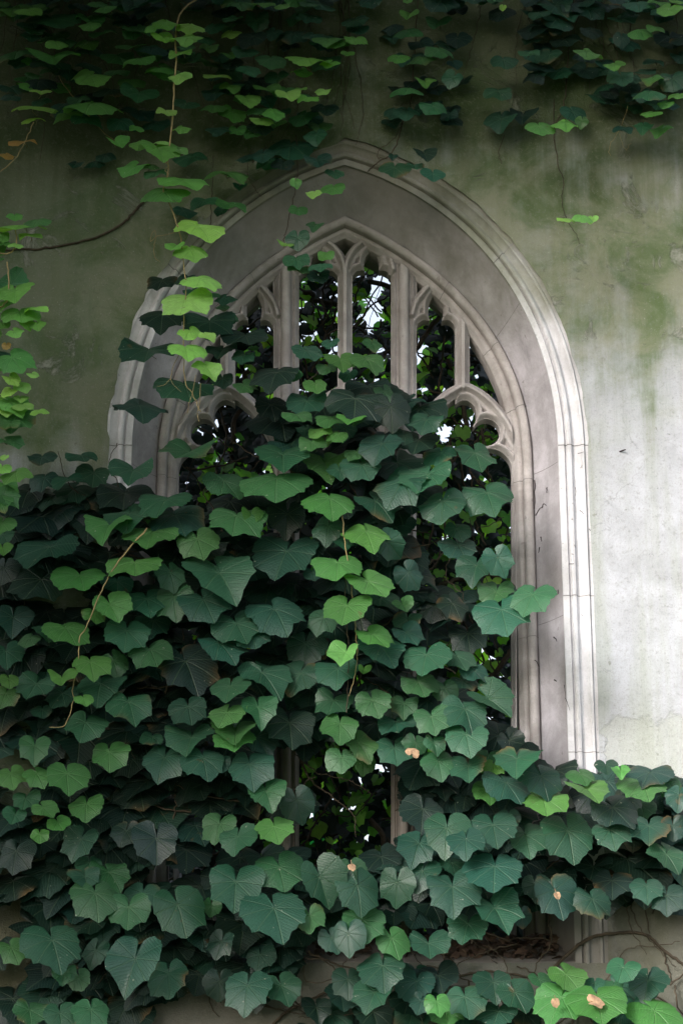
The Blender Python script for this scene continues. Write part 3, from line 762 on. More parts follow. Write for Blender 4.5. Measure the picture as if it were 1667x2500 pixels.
'T2': """300 8 40 30 0 6 5;305 75 80 60 -15 5 4;435 110 110 80 -15 3 3;290 150 110 50 -10 3 4;60 185 100 70 -20 5 6;10 205 60 40 0 4 5;25 245 60 40 0 5 5;255 265 90 40 0 5 5;350 270 110 40 -15 4 5;455 240 110 60 0 3 5
530 190 110 110 0 0 2;520 300 70 60 20 0 2;505 370 90 100 -15 2 5;385 380 90 50 0 5 5;300 415 130 50 -5 3 5;430 500 110 60 0 3 5;300 520 110 80 0 2 3;235 520 90 80 0 1 2;490 535 70 70 0 0 2;385 715 100 70 0 0 5
240 785 130 70 0 2 5;335 765 80 50 0 2 4;420 810 105 85 0 2 6;235 725 40 40 0 1 2;740 40 30 40 0 7 5;725 70 110 100 0 0 2;880 60 100 60 20 0 2;865 150 130 90 0 0 2;980 140 70 60 0 0 2;860 245 90 50 -5 3 5
745 285 110 60 0 2 4;950 260 110 90 0 1 3;725 430 110 60 0 2 3;1145 245 110 45 0 5 6;1255 300 90 55 5 5 6;1285 365 110 110 0 2 4;1290 190 70 100 0 1 2;1380 150 100 50 0 4 6;1450 130 70 30 0 4 6;1360 20 130 50 0 2 5
1460 15 90 50 0 5 6;1495 50 110 90 -15 5 7;1540 10 60 40 0 5 6;1410 430 130 50 5 3 6;1420 365 90 50 0 4 4;1520 380 120 130 0 1 4;1480 480 70 50 -15 5 6;1410 525 90 50 -20 5 6;1545 440 80 50 0 5 6;1460 600 90 60 -20 4 4
1380 585 90 60 0 2 3;910 590 120 60 0 5 7;1030 572 105 45 5 5 7;1100 565 60 70 0 4 4;730 560 130 110 0 1 2;830 540 120 80 0 0 2;1070 530 110 110 0 1 2;1105 1000 80 35 0 8 7;1145 1010 50 45 0 7 6;1030 1008 70 18 0 8 7""",
'H1': """770 110 110 50 5 5 7;870 125 110 50 -10 6 7;685 135 60 50 -30 5 6;855 172 130 45 -5 5 8;750 170 90 40 10 5 7;815 245 100 55 -25 5 7;825 352 95 45 0 7 8;765 512 80 30 0 7 8;830 590 75 30 0 4 7;735 652 70 22 0 6 7
545 660 100 60 15 4 6;640 662 95 40 0 4 6;735 695 150 70 0 4 7;820 688 80 40 5 5 8;600 775 130 50 -10 4 7;695 757 80 20 0 3 6;715 793 95 35 5 2 7;865 840 190 60 5 5 8;735 890 190 70 0 3 7;790 915 70 15 0 5 7;930 1045 190 60 15 6 8""",
'H2': """290 640 170 80 0 6 8;180 615 100 40 0 6 8;365 810 200 70 25 6 8;240 940 250 120 0 7 8;285 1120 120 60 5 7 8;390 1145 90 70 30 7 8;255 1220 190 70 0 7 8;390 1335 140 70 15 8 8""",
'A1': """250 1430 320 120 -5 2 5;100 820 160 100 0 0 2;230 810 110 60 0 1 2;110 1020 240 130 5 1 5;390 1070 280 170 20 1 5;400 895 110 40 5 3 4;480 920 120 50 0 3 4;470 965 80 45 0 3 4;300 880 110 50 0 3 3;510 1040 120 60 10 3 4
460 1225 160 90 0 1 4;610 1145 250 120 10 1 5;590 1260 130 90 15 2 5;470 1400 120 110 0 1 3;610 1435 130 90 10 4 4;770 1365 240 130 10 1 5;880 1370 110 80 0 3 4;760 1560 180 150 0 0 2
910 580 130 150 0 3 5;850 600 90 50 15 7 5;905 690 140 100 15 3 6;920 745 110 70 0 4 5;1065 665 90 80 0 6 5;1045 730 120 50 10 3 6;1040 800 120 110 20 1 5;1005 490 100 60 0 3 5
975 1235 160 110 0 3 4;1095 1180 90 60 0 3 3;1165 1290 170 120 0 5 5;1330 1285 180 120 10 5 6;1355 1195 100 90 0 4 3;1085 1330 110 80 0 4 4;1015 1430 130 90 0 5 6;1200 1370 100 80 0 3 3;1245 1530 310 200 -5 1 6
1460 1590 200 240 10 1 6;1430 1480 110 110 0 3 4;950 1540 210 150 0 2 5;920 1610 160 70 5 4 6;1100 1625 180 70 -5 4 6;1220 1630 160 60 -10 6 7;1035 1705 120 80 5 6 6;1135 1725 110 55 0 5 6;950 1690 100 70 0 2 4
990 1775 150 100 0 4 6;1390 1790 230 160 0 1 6;1260 1830 130 60 20 4 5;1180 1700 140 150 0 2 3;1540 1740 100 110 0 1 5""",
'A2': """640 1415 170 110 0 2 6;600 1530 210 130 0 1 5""",
'LM': """1060 1055 360 140 -5 1 5;1010 1455 340 120 0 1 5""",
'L': """150 150 290 40 0 5 9;260 130 170 70 0 3 9;220 215 140 30 -10 6 9;110 90 100 50 0 4 8;130 290 90 30 0 6 9;20 240 90 40 0 5 9;20 280 80 30 0 4 9;10 390 50 30 0 4 8;110 640 250 170 25 4 9;240 745 140 35 5 7 9
150 790 240 110 15 5 8;120 920 120 90 40 6 9;270 870 110 90 30 4 8;200 870 90 100 30 5 8;50 1020 60 70 0 9 8;110 1120 240 130 25 3 9;250 1225 80 50 20 6 8;50 1170 100 50 10 4 8;100 1260 120 90 30 6 8;170 1320 110 100 20 6 8
150 1400 100 60 0 6 7;160 1445 140 40 15 6 8;270 1485 110 35 5 7 8;60 1580 140 90 0 3 9;40 1500 90 60 0 6 8;50 1350 110 50 0 7 8;30 1820 60 50 0 7 8;90 1940 170 70 0 4 6;10 720 160 90 10 5 8;10 860 120 90 0 4 7;0 1420 120 90 0 5 7;20 1900 110 60 10 6 7""",
}
# the plants: key -> (object name, label, depth base)
VINES = {
 'shoot': ('hanging_vine', 'long bright young shoot dangling before the upper left of the arch, tendrils at its tip', 'hanging vine'),
 'edge': ('climbing_vine', 'sunlit leaf sprays of a vine poking in at the left edge of the picture', 'vine'),
 'topleft': ('hanging_vine', 'loose dark vine trailing over the wall in the top left corner', 'hanging vine'),
 'topmid': ('hanging_vine', 'vine with small round leaves hanging above the left shoulder of the arch', 'hanging vine'),
 'sprig': ('hanging_vine', 'small sprig of round leaves dangling over the very point of the tracery', 'hanging vine'),
 'topcol': ('hanging_vine', 'thin column of dark leaves hanging down right of the arch point onto its moulding', 'hanging vine'),
 'topright': ('hanging_vine', 'dark leafy vine hanging in the top right corner of the wall', 'hanging vine'),
 'topright2': ('hanging_vine', 'shadowed vine strands with one bright pair of leaves above the right of the arch', 'hanging vine'),
 'bit': ('hanging_vine', 'bare thread of vine with three small bright leaves on the green-stained wall', 'hanging vine'),
 'ledge_left': ('climbing_vine', 'small dark leafed vine on the rendered wall just left of the arch foot', 'vine'),
 'reveal': ('climbing_vine', 'row of broad single dark leaves reaching across the left moulding of the arch', 'vine'),
 'upperfill': ('climbing_vine', 'leafy crown of the vine climbing the middle mullions of the window', 'vine'),
 'left_lit': ('climbing_vine', 'yellow-stemmed shoot with bright green leaves running down the lower left', 'vine'),
 'central_lit': ('hanging_vine', 'string of bright heart-shaped leaves hanging down the middle of the dark window growth', 'hanging vine'),
 'right_win': ('climbing_vine', 'vine leaning against the right window jamb, one leaf crossing the pale stone', 'vine'),
 'mass_left': ('climbing_vine', 'dense mass of large dark leaves covering the wall at mid left', 'vine'),
 'mass_mid': ('climbing_vine', 'dense mass of dark green leaves filling the lower middle of the window', 'vine'),
 'low_left': ('climbing_vine', 'large drooping leaves over the brown wall in the bottom left corner', 'vine'),
 'low_mid': ('climbing_vine', 'big pointed leaves spilling over the middle of the window sill', 'vine'),
 'ledge_right': ('climbing_vine', 'thick arm of dark blue-green leaves reaching right across the wall below the pale render', 'vine'),
 'low_right': ('climbing_vine', 'low vine at the bottom right, two wide green leaves holding dry fallen leaves', 'vine'),
 'low_centre': ('climbing_vine', 'shadowed leaves below the sill at the bottom centre, one small light leaf among them', 'vine'),
}
def assign(src, x, y, t, L):
    if src in ('H1', 'H2'): return 'shoot'
    if src == 'L': return 'edge'
    if src == 'LM': return 'reveal'
    if y < 600 and src in ('T1', 'T2'):
        if src == 'T2' and y > 500: return 'bit'
        if x < 470: return 'topleft'
        if x < 940 and not (x > 700 and y > 430): return 'topmid'
        if x < 940: return 'sprig'
        if x < 1150: return 'topcol'
        if x < 1480: return 'topright2'
        return 'topright'
    if src == 'A1':
        if y < 700 and x > 680: return 'sprig'
        if x < 560: return 'reveal'
        return 'upperfill'
    if src == 'A2': return 'upperfill'
    if y < 1240 and x < 260: return 'ledge_left' if L < 5 else 'edge'
    if 270 < x < 400 and y < 1170: return 'reveal'
    if t >= 5 and x < 560 and y < 1760: return 'left_lit'
    if t >= 5 and 760 < x < 960 and 1150 < y < 1660: return 'central_lit'
    if y > 2330 and x > 1240: return 'low_right'
    if y > 2330 and x > 800: return 'low_centre'
    if x > 1180 and y > 1860 and y < 2330: return 'ledge_right'
    if x > 1060 and y < 1760: return 'right_win'
    if y > 2080 and x < 640: return 'low_left'
    if y > 2080: return 'low_mid'
    if x < 480: return 'mass_left'
    if y < 1240: return 'upperfill'
    return 'mass_mid'
LV = {k: Leaves() for k in VINES}
STEMS = {k: [] for k in VINES}
def depth_of(src, L, x, y):
    if src == 'L': return .75+L*.03
    if src in ('H1', 'H2'): return .50+.01*L
    if y < 600 and src in ('T1', 'T2'): return .05+L*.045
    return .07+L*.055
def put_leaf(key, x, y, w, h, phi, t, L, src, hi=True, dj=.02):
    d = depth_of(src, L, x, y)+rng.uniform(-dj, dj)
    Y = -d
    c = at(x, y, Y); m_ = mpp(x, y, Y)
    ratio = (h/w)/1.16
    thin = h/w < .55 and (w < 60 or src in ('H1', 'H2', 'L', 'T1', 'T2'))
    if thin: ratio *= 1.32; w *= 1.10
    else: ratio *= .88; w *= 1.03
    yaw = rng.uniform(-.45, .45)
    cy = rng.uniform(.05, .35)
    b1, b2, nrm = orient(ratio, phi+rng.uniform(-10, 10), yaw, extra=cy*.3)
    small = w < 55
    lobe = rng.uniform(.0, .45) if (small or y < 620) else rng.uniform(.45, 1.05)
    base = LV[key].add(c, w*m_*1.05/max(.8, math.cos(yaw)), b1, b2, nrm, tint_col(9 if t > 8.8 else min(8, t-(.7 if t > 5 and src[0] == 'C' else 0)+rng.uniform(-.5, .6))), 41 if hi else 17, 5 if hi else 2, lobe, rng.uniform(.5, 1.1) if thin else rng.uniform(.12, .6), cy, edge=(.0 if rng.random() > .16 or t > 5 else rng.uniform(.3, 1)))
    # petiole: leaves the notch, runs up and back
    W = w*m_
    ln = W*rng.uniform(.35, .65)
    p1 = base-b2*ln*.5-nrm*ln*.25; p2 = p1+np.array([rng.uniform(-.3, .3)*ln, ln*.7, ln*.05])
    p2[1] = min(p2[1], -.01)
    if hi: LV[key].stalk(smooth_line([base, p1, p2], 6), .0017 if t < 5 else .0014, t >= 5)
    return c
px_list = []
for src, txt in CAT.items():
    ox, oy, sc = CROPS[src]
    for e in txt.replace('\n', ';').split(';'):
        v = [float(q) for q in e.split()]
        if len(v) != 7: continue
        x, y, w_, h_ = ox+v[0]*sc, oy+v[1]*sc, v[2]*sc, v[3]*sc
        key = assign(src, x, y, v[5], v[6])
        if src in ('L', 'H1', 'H2', 'T1') and v[5] < 8: v[5] = min(8, v[5]+(1.5 if src == 'T1' else 1.7))  # raised tint stands in for the light these sprays catch
        if src == 'T2' and v[5] < 8: v[5] += .7
        put_leaf(key, x, y, w_, h_, v[4], v[5], v[6], src)
        px_list.append((x, y, w_))
# denser under-storey close to the wall, its main fill tinted dark as shade
def inpoly(x, y, P):
    c = False; n_ = len(P)
    for i in range(n_):
        x0, y0 = P[i]; x1, y1 = P[(i+1) % n_]
        if (y0 > y) != (y1 > y) and x < (x1-x0)*(y-y0)/(y1-y0)+x0: c = not c
    return c
HOLES = [(1130, 1045, 115, 80), (557, 1045, 125, 95), (1150, 1250, 100, 190), (1175, 1600, 75, 170), (540, 1110, 115, 100), (840, 1960, 175, 165), (1215, 1640, 60, 150), (1130, 1330, 110, 120), (1190, 1240, 70, 90), (905, 1000, 10, 10), (1340, 2270, 60, 60), (1190, 2330, 300, 22), (1520, 2330, 170, 80), (60, 2280, 80, 150), (500, 2480, 170, 60),
         (75, 1890, 90, 60), (1090, 1620, 50, 50), (560, 1100, 60, 90), (720, 2420, 100, 60), (1010, 1330, 25, 70), (700, 1850, 30, 60)]
def fill(P, n_, wr, tr, Lr, src='C4', key=None, hr=(.4, .8), sp=24):
    xs_ = [p[0] for p in P]; ys_ = [p[1] for p in P]; k = 0; tries = 0; placed = []
    while k < n_ and tries < n_*30:
        tries += 1
        x = rng.uniform(min(xs_), max(xs_)); y = rng.uniform(min(ys_), max(ys_))
        if not inpoly(x, y, P): continue
        if any(((x-a)/c)**2+((y-b)/d)**2 < 1 for a, b, c, d in HOLES) and rng.random() < .98: continue
        if any((x-a)**2+(y-b)**2 < sp*sp for a, b in placed): continue
        placed.append((x, y))
        w_ = rng.uniform(*wr); t = rng.uniform(*tr); L = rng.uniform(*Lr)
        put_leaf(key or assign(src, x, y, 0, 2), x, y, w_, w_*rng.uniform(*hr), rng.normal(0, 32), t, L, src, hi=True)
        k += 1
MAIN = [(-40, 1200), (130, 1170), (280, 1200), (430, 1260), (520, 1255), (650, 1170), (690, 1000), (900, 930), (1020, 1000), (1080, 1130), (1230, 1150), (1240, 1400), (1270, 1480), (1200, 1520), (1200, 1720), (1290, 1880),
        (1700, 1920), (1700, 2200), (1400, 2180), (1250, 2230), (960, 2240), (700, 2310), (740, 2420), (600, 2540), (-40, 2540)]
fill(MAIN, 520, (75, 135), (0, .9), (0, 1.0))
fill([(840, 2370), (1640, 2420), (1640, 2540), (640, 2540)], 26, (60, 100), (.5, 2), (1, 3))
fill([(-20, -40), (560, -40), (540, 250), (400, 330), (200, 300), (-20, 250)], 70, (40, 75), (.5, 5), (1, 5), 'T1', hr=(.3, .7), sp=16)
fill([(520, -40), (920, -40), (850, 160), (760, 420), (640, 430), (500, 300)], 60, (40, 70), (.5, 5), (1, 4.5), 'T1', hr=(.4, .9), sp=16)
fill([(930, -40), (1130, -40), (1120, 300), (960, 320)], 18, (40, 60), (0, 2), (0, 2), 'T2', hr=(.4, .9), sp=16)
fill([(1190, -40), (1700, -40), (1700, 330), (1520, 330), (1420, 180), (1250, 200)], 60, (40, 70), (0, 2.4), (0, 3), 'T2', hr=(.4, .9), sp=16)
fill([(-20, -40), (1700, -40), (1700, 40), (-20, 40)], 46, (45, 80), (0, 4), (1, 5), 'T1', hr=(.4, .9), sp=16)
fill([(-60, 560), (30, 560), (50, 900), (30, 1300), (-60, 1300)], 16, (55, 90), (3, 6.5), (5, 9), 'L', hr=(.3, .8), sp=16)

# ------------------------------------------------------------------ stems drawn from the photo
def stem(key, pts, Y, r, young=False, n=30, jit=.002, r2=None):
    P = [at(x, y, Y if not isinstance(Y, (list, tuple)) else Y[i]) for i, (x, y) in enumerate(pts)]
    STEMS[key].append(('tendril' if r < .0013 and young else 'stem', smooth_line(P, n, jit), r, r2, M_young if young else M_stem))
stem('shoot', [(520, -25), (450, 20), (430, 75), (430, 140), (425, 220), (421, 290), (413, 370), (410, 420), (398, 470), (412, 490), (430, 540), (440, 570), (448, 640), (454, 700), (449, 780), (448, 850), (452, 930), (470, 960), (490, 1005)], [-.15, -.38, -.52]+[-.55]*18, .0042, True, 70, .0012, .0016)
stem('shoot', [(448, 850), (425, 890), (417, 925)], -.56, .0014, True, 12, .0006)
stem('shoot', [(417, 925), (400, 940), (383, 943)], -.56, .0009, True, 10, .0006)
stem('shoot', [(417, 925), (425, 940), (443, 957)], -.56, .0009, True, 10, .0006)
stem('shoot', [(490, 935), (488, 980), (482, 1010), (487, 1030)], -.57, .0012, True, 12, .0006)
stem('shoot', [(478, 915), (470, 960), (462, 985), (458, 1010)], -.57, .0010, True, 12, .0006)
stem('shoot', [(437, 565), (405, 573), (383, 577), (368, 590), (372, 570), (378, 562), (381, 580), (376, 605), (380, 630), (392, 640)], -.57, .0011, True, 40, .0008)
stem('shoot', [(404, 440), (412, 425), (403, 415), (413, 404), (404, 396), (412, 388), (408, 378)], -.56, .0016, True, 40, .0005)
stem('edge', [(-40, 760), (10, 745), (22, 700), (20, 640)], -1.0, .003, True, 20)
stem('edge', [(-30, 620), (20, 618), (40, 600), (38, 560)], -1.0, .0025, True, 20)
stem('topleft', [(82, 300), (62, 345), (40, 385), (5, 415), (-30, 440)], -.3, .0022, True, 20)
stem('topleft', [(125, 145), (155, 205), (200, 260), (250, 320), (290, 350)], -.12, .0022, True, 20)
stem('left_lit', [(360, 1290), (310, 1345), (270, 1400), (245, 1450), (212, 1530), (195, 1560), (192, 1620), (178, 1680), (180, 1710), (160, 1770), (120, 1775)], -.42, .0034, True, 50, .0015, .0015)
stem('central_lit', [(833, 1250), (842, 1330), (855, 1400), (862, 1470), (868, 1530), (872, 1580), (868, 1640), (852, 1700)], -.45, .0026, True, 40, .0015, .0012)
stem('central_lit', [(846, 1400), (842, 1440), (848, 1540), (850, 1640), (846, 1740)], -.40, .0018, False, 30)
stem('bit', [(1350, 240), (1352, 330), (1362, 405), (1375, 440), (1370, 490), (1385, 540), (1405, 570), (1414, 597)], -.03, .0022, False, 40, .002, .0012)
stem('topright2', [(1400, -20), (1385, 150), (1375, 260), (1350, 310)], -.04, .003, False, 30)
stem('topright2', [(1229, 330), (1217, 375), (1224, 400)], -.03, .0016, False, 14)
stem('topright', [(1532, 260), (1510, 320), (1490, 350), (1487, 380)], -.1, .0010, True, 20)
stem('topright', [(1510, 325), (1525, 365), (1538, 350)], -.1, .0008, True, 14)
stem('topcol', [(1020, -20), (1010, 150), (1000, 260), (980, 310), (960, 370), (925, 395), (895, 420)], -.05, .0028, False, 40)
stem('topcol', [(984, 300), (960, 340), (925, 365), (922, 385), (945, 388)], -.05, .0015, False, 30)
stem('sprig', [(722, 330), (727, 430), (712, 500), (700, 560), (692, 590)], -.06, .0022, False, 30)
stem('topmid', [(602, 380), (606, 430), (625, 465), (638, 480)], -.05, .0015, False, 20)
stem('topmid', [(520, 380), (518, 470), (515, 560)], -.06, .0018, False, 20)
for i in range(16):
    x = rng.uniform(420, 900); p = [(x, -30)]
    for k in range(4): p.append((p[-1][0]+rng.normal(0, 22), p[-1][1]+rng.uniform(60, 110)))
    stem('topmid', p, -.03, .0022, False, 24, .003, .001)
for i in range(12):
    x = rng.uniform(1150, 1660); p = [(x, -30)]
    for k in range(3): p.append((p[-1][0]+rng.normal(0, 25), p[-1][1]+rng.uniform(50, 100)))
    stem('topright', p, -.03, .0022, False, 24, .003, .001)
for i in range(12):
    x = rng.uniform(10, 420); p = [(x, -30)]
    for k in range(4): p.append((p[-1][0]+rng.normal(10, 30), p[-1][1]+rng.uniform(60, 110)))
    stem('topleft', p, -.03, .0022, False, 24, .003, .001)
# woody runners under the leaves
for key, (xa, xb, ya, yb), n_ in (('mass_left', (-30, 480, 1200, 2000), 16), ('mass_mid', (480, 1120, 1250, 2050), 28), ('low_left', (-30, 640, 1950, 2520), 14), ('low_mid', (640, 1300, 2100, 2450), 14),
                                  ('ledge_right', (1250, 1700, 2010, 2200), 8), ('low_right', (1200, 1680, 2380, 2500), 10), ('upperfill', (620, 930, 930, 1200), 6), ('low_centre', (650, 1250, 2360, 2500), 8), ('ledge_left', (40, 230, 1200, 1330), 5)):
    for i in range(n_):
        x, y = rng.uniform(xa, xb), rng.uniform(ya, yb); a = rng.uniform(0, 6.28); p = [(x, y)]
        for k in range(4):
            a += rng.normal(0, .6); p.append((p[-1][0]+70*math.cos(a), p[-1][1]+55*math.sin(a)))
        stem(key, p, -rng.uniform(.015, .12), rng.uniform(.002, .005), False, 26, .003, .0015)
for key, (nm, lab, cat_) in VINES.items():
    if not LV[key].V: continue
    Vall = np.concatenate(LV[key].V); loc = (float(Vall[:, 0].mean()), float(Vall[:, 1].mean()), float(Vall[:, 2].min()))
    root = thing(nm, lab, cat_, None, loc)
    LV[key].build('foliage', M_leaf, root)
    for nm_, P_, r_, r2_, m_ in STEMS[key]:
        T = Tubes(); T.add(P_, r_, 5, r2_); T.build(nm_, m_, root)
# bare runners that are plants of their own
def runner(name, label, pts, Y, r, branches=()):
    P = [at(x, y, Y) for x, y in pts]
    root = thing(name, label, 'vine stem', None, tuple(P[0]))
    T = Tubes(); T.add(smooth_line(P, 50, .0015), r, 7, r*.7); T.build('stem', M_stem, root)
    if branches:
        T = Tubes()
        for b in branches: T.add(smooth_line([at(x, y, Y) for x, y in b], 16, .002), r*.5, 5, r*.25)
        T.build('branch', M_stem, root)
runner('bare_runner', 'dark bare stem curving down across the green wall left of the arch', [(375, 470), (340, 505), (300, 545), (240, 578), (170, 595), (100, 607), (0, 612), (-60, 615)], -.03, .006)
runner('bare_runner', 'thick bare stem arching over the damp wall right of the sill end', [(1350, 2365), (1390, 2325), (1440, 2290), (1510, 2278), (1575, 2282), (1620, 2320), (1667, 2355), (1720, 2380)], -.03, .0075,
       [[(1545, 2150), (1570, 2210), (1585, 2280)], [(1620, 2320), (1628, 2360), (1640, 2400)], [(1590, 2230), (1610, 2190)]])
runner('bare_runner', 'tangled bare stems crossing the stone just under the sill', [(820, 2470), (900, 2415), (960, 2395), (1100, 2385), (1200, 2372), (1310, 2390)], -.035, .006,
       [[(1100, 2335), (1115, 2370), (1125, 2382)], [(960, 2395), (1080, 2410), (1210, 2405), (1290, 2395)], [(1040, 2355), (1130, 2390), (1160, 2400)], [(1260, 2360), (1310, 2380), (1370, 2440)], [(830, 2400), (880, 2370)], [(700, 2440), (760, 2480), (850, 2500)]])
runner('bare_runner', 'crossed woody stems on the brown stone at bottom centre', [(650, 2520), (700, 2470), (780, 2430), (870, 2380)], -.03, .006,
       [[(690, 2400), (740, 2440), (800, 2500)], [(620, 2440), (700, 2470), (800, 2475)]])

# ------------------------------------------------------------------ dry leaves, litter, nail
def dry_leaf(label, x, y, Y, w, ratio, phi, group=None):
    Lf = Leaves(); b1, b2, nrm = orient(ratio, phi, .3)
    c = at(x, y, Y); root = thing('dry_leaf', label, 'dead leaf', 'dry leaves caught on the vines', tuple(c))
    Lf.add(c, w*mpp(x, y, Y), b1, b2, nrm, np.array([.45, .30, .2]), 33, 5, .6, .5, .3)
    o = Lf.build('dry_blade', M_drylight, root)
    T = Tubes(); base = Lf.bases[0][0]; T.add([base, base-b2*.012+nrm*.004, base-b2*.022+nrm*.01], .0012, 4); T.build('leaf_stalk', M_drylight, root)
M_drylight = plain('pale_dry_leaf', (.36, .23, .14), .7, .35, 60)
dry_leaf('curled pale dry leaf lying upright on the dark leaves near the right window jamb', 1008, 1832, -.50, 34, .7, 150)
dry_leaf('crumpled pale dry leaf on the wide green leaf at the bottom right', 1458, 2447, -.50, 42, .5, 80)
dry_leaf('small brown dry leaf on the round green leaf left of the crumpled one', 1357, 2450, -.46, 22, .9, 10)
dry_leaf('tiny orange dry leaf on the dark leaf below the jamb foot', 1361, 2188, -.40, 18, .8, 20)
dry_leaf('small tan dry scrap on the leaves at lower centre', 860, 2118, -.46, 20, .6, 0)
M_lit = leaf_material('litter', .05, .8, vein=False)
Lf = Leaves()
for i in range(420):
    u = rng.random(); x = CX-AH*.95+2*AH*.95*(u if i % 3 else .72+.27*rng.random()); v = rng.random()*.85+.05
    y = .02+v*REVD; z = SILLZ+.006+(.096)*v+rng.uniform(.002, .03)
    n_ = np.array([rng.normal(0, .5), rng.normal(-.5, .5), 1]); n_ /= np.linalg.norm(n_)
    a = np.cross(n_, rng.normal(0, 1, 3)); a /= np.linalg.norm(a); b = np.cross(n_, a)
    Lf.add(np.array([x, y, z]), rng.uniform(.018, .05), a, b, n_, np.array([.07, .04, .025])*rng.uniform(.4, 1.5), 9, 2, .8, 1.2)
o = Lf.build('leaf_litter', M_lit, None); tag(o, 'brown dead leaf litter heaped on the sloping stone sill', 'leaf litter', None, 'stuff')
p0 = at(1502, 1107, .0); nail = thing('iron_nail', 'rusty iron nail sticking out of the pale render', 'nail', None, tuple(p0))
T = Tubes(); T.add([p0, p0+np.array([.012, -.02, 0]), p0+np.array([.034, -.045, .001])], .0035, 7, .003); T.build('shank', M_iron, nail)
T = Tubes(); T.add([p0+np.array([0, -.004, 0]), p0+np.array([0, -.012, 0])], .0085, 9, .007); T.build('washer', M_iron, nail)
# ------------------------------------------------------------------ beyond the window: tangle, shrubs, ground; unseen trees added to shade the wall
gaps = [(905, 765, 30, 42), (918, 690, 22, 20), (888, 640, 8, 16), (775, 640, 12, 6), (868, 690, 6, 22), (1024, 860, 16, 40), (1058, 905, 12, 10), (1028, 965, 12, 22), (1150, 1020, 12, 30), (1086, 1062, 20, 20),
        (1022, 800, 8, 18), (735, 740, 8, 14), (770, 770, 8, 20), (820, 720, 5, 26), (742, 850, 8, 8), (640, 880, 7, 9), (815, 860, 7, 10), (885, 862, 10, 6), (1050, 1560, 16, 12), (1190, 1600, 14, 12), (1170, 1230, 10, 10), (1080, 1170, 10, 10),
        (560, 1130, 8, 8), (1240, 1290, 6, 14), (598, 795, 5, 5), (955, 1150, 8, 5), (1020, 1580, 10, 8), (928, 930, 7, 10), (985, 1375, 8, 8)]
tang = thing('ivy_tangle', 'dark tangle of old ivy stems and leaves seen through the window openings', 'ivy', None, (CX, .8, 2.0))
T = Tubes(); Lf = Leaves(); Lb = Leaves()
def gapped(x, y, k=1.0):
    return any(((x-a)/(c*k))**2+((y-b)/(d*k))**2 < 1 for a, b, c, d in gaps)
for i in range(520):
    Y = rng.uniform(.68, 1.25); x, y = rng.uniform(400, 1290), rng.uniform(520, 2250)
    a = rng.normal(math.pi/2, .5) if rng.random() < .75 else rng.uniform(0, 6.28)
    p = [(x, y)]
    for k in range(4):
        a += rng.normal(0, .3); p.append((p[-1][0]+38*math.cos(a), p[-1][1]+46*math.sin(a)))
    T.add(smooth_line([at(u, v, Y) for u, v in p], 14, .004), rng.uniform(.0015, .006) if rng.random() < .9 else .012, 4)
for i in range(8200):
    Y = rng.uniform(.85, 1.7); x, y = rng.uniform(380, 1300), rng.uniform(540, 2330)
    if gapped(x, y, 1.25): continue
    c = at(x, y, Y); w_ = rng.uniform(.035, .095)
    b1, b2, nrm = orient(rng.uniform(.2, .97), rng.normal(0, 40), rng.uniform(-.9, .9))
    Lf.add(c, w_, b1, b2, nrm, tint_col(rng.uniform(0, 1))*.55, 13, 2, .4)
for i in range(1700):
    Y = rng.uniform(.72, 1.2); x, y = rng.uniform(400, 1290), rng.uniform(600, 2250)
    low = (abs(x-850) < 160 and 1780 < y < 2120) or (x > 1030 and 1150 < y < 1650)
    near = min(((x-a)**2+(y-b)**2)**.5 for a, b, c, d in gaps)
    if near > 75 and not low and rng.random() < .7: continue
    if gapped(x, y, 1.0): continue
    c = at(x, y, Y); w_ = rng.uniform(.03, .085)
    b1, b2, nrm = orient(rng.uniform(.3, .97), rng.normal(0, 40), rng.uniform(-.9, .9))
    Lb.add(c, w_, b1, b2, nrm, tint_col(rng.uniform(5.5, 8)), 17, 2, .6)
for i in range(1700):
    Y = rng.uniform(1.5, 2.1); x, y = rng.uniform(390, 1290), rng.uniform(560, 2300)
    if gapped(x, y, 1.05): continue
    c = at(x, y, Y); b1, b2, nrm = orient(rng.uniform(.3, .97), rng.normal(0, 40), rng.uniform(-.9, .9))
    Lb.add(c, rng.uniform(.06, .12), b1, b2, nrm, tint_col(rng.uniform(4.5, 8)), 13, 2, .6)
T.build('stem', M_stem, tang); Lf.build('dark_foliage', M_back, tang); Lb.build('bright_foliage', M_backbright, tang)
def tree(label, base, crown, rad, n_, wr, tr, seed, cull=None, kind='tree', mat=None):
    r = np.random.default_rng(seed); root = thing(kind, label, kind, None, base)
    T = Tubes(); b = np.array(base, float); c = np.array(crown, float)
    T.add(smooth_line([b, b+(c-b)*.35+r.normal(0, .12, 3), b+(c-b)*.7, c], 20, .01), .16, 10, .06); T.build('trunk', M_bark, root)
    T = Tubes(); tips = []
    for i in range(22):
        e = c+r.normal(0, .55, 3)*rad; s0 = b+(c-b)*r.uniform(.6, 1)
        L_ = smooth_line([s0, (s0+e)/2+r.normal(0, .1, 3), e], 12, .01)
        if any(in_view(q_) for q_ in L_): continue
        T.add(L_, .04, 6, .01)
    T.build('limb', M_bark, root)
    Lf = Leaves()
    for i in range(n_):
        d = r.normal(0, 1, 3); d /= np.linalg.norm(d); q_ = c+d*rad*r.random()**.45*(1+.18*math.sin(d[0]*7+d[2]*5))
        if cull and cull(q_): continue
        nn = np.array([r.normal(0, .7), r.normal(0, .7), 1]); nn /= np.linalg.norm(nn)
        a = np.cross(nn, r.normal(0, 1, 3)); a /= np.linalg.norm(a); bb = np.cross(nn, a)
        Lf.add(q_, r.uniform(*wr), a, bb, nn, tint_col(r.uniform(*tr)), 9, 2, .5)
    Lf.build('crown', mat or M_back, root)
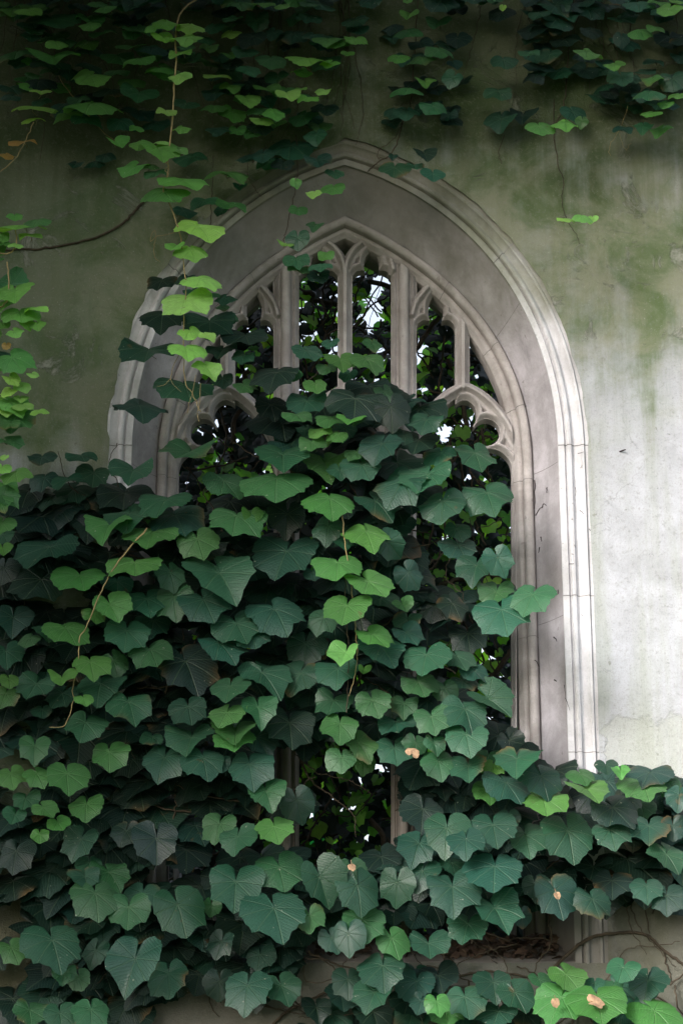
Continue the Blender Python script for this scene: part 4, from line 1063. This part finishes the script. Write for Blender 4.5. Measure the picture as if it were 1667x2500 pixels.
M_bark = plain('bark', (.10, .08, .06), .9, .4, 20, .006)
def in_view(q_):
    d = q_-CAM; z = d@VD
    if z <= 0: return False
    return abs(d@VR/z*F) < 900 and abs(d@VU/z*F) < 1330
tree('unseen leafy tree added over the wall top for shade', (-3.4, -2.4, 0), (-1.2, -1.7, 7.9), np.array([3.9, 2.0, 1.8]), 3300, (.14, .26), (1, 5), 3, in_view)  # out-of-view crown, added to shade the upper wall
tree('unseen broad tree added at left to shade the wall', (-4.2, -3.2, 0), (-3.7, -2.7, 5.9), np.array([1.9, 1.5, 3.3]), 2900, (.14, .26), (1, 5), 4, in_view)  # out-of-view crown, added to shade the left of the wall
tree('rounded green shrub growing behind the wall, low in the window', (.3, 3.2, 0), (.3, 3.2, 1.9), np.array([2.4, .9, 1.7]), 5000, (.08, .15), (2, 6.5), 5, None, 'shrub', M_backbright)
# ground
g = bpy.data.meshes.new('ground'); 
xs_ = np.concatenate([np.linspace(-200, -12, 6), np.linspace(-10, 10, 30), np.linspace(12, 200, 6)])
GX, GY = np.meshgrid(xs_, xs_); GZ = .03*np.sin(GX*1.3)*np.cos(GY*1.1)
k = len(xs_); I = np.arange((k-1)*(k-1)); r0 = I//(k-1)*k+I % (k-1)
gm = mesh_np('ground', np.column_stack([GX.ravel(), GY.ravel(), GZ.ravel()]), [np.stack([r0, r0+1, r0+k+1, r0+k], -1)])
tag(link('ground', gm, M_soil), None, None, None, 'structure')

# ------------------------------------------------------------------ light
SUN = np.array([-.58, -.70, .47]); SUN /= np.linalg.norm(SUN)
sd_ = bpy.data.lights.new('sun', 'SUN'); sd_.energy = 1.35; sd_.angle = R(16); sd_.color = (1, .99, .98)
so = bpy.data.objects.new('sun', sd_); COL.objects.link(so)
so.rotation_euler = Vector(SUN).to_track_quat('Z', 'Y').to_euler()
w_ = bpy.data.worlds.new('World'); scene.world = w_; w_.use_nodes = True
nt = w_.node_tree; bg = nt.nodes['Background']
sky = nt.nodes.new('ShaderNodeTexSky'); sky.sky_type = 'NISHITA'; sky.sun_disc = False
sky.sun_elevation = math.asin(SUN[2]); sky.sun_rotation = math.atan2(SUN[0], SUN[1])
sky.air_density = 1.0; sky.dust_density = 4.0; sky.ozone_density = .6
hs = nt.nodes.new('ShaderNodeHueSaturation'); hs.inputs['Saturation'].default_value = .5     # hazy, mostly overcast sky
nt.links.new(sky.outputs[0], hs.inputs['Color']); nt.links.new(hs.outputs[0], bg.inputs[0]); bg.inputs[1].default_value = .145
scene.view_settings.view_transform = 'Standard'; scene.view_settings.look = 'None'
scene.view_settings.exposure = 1.4; scene.view_settings.gamma = 1.0
scene.cycles.max_bounces = 6; scene.cycles.diffuse_bounces = 3; scene.cycles.transmission_bounces = 4
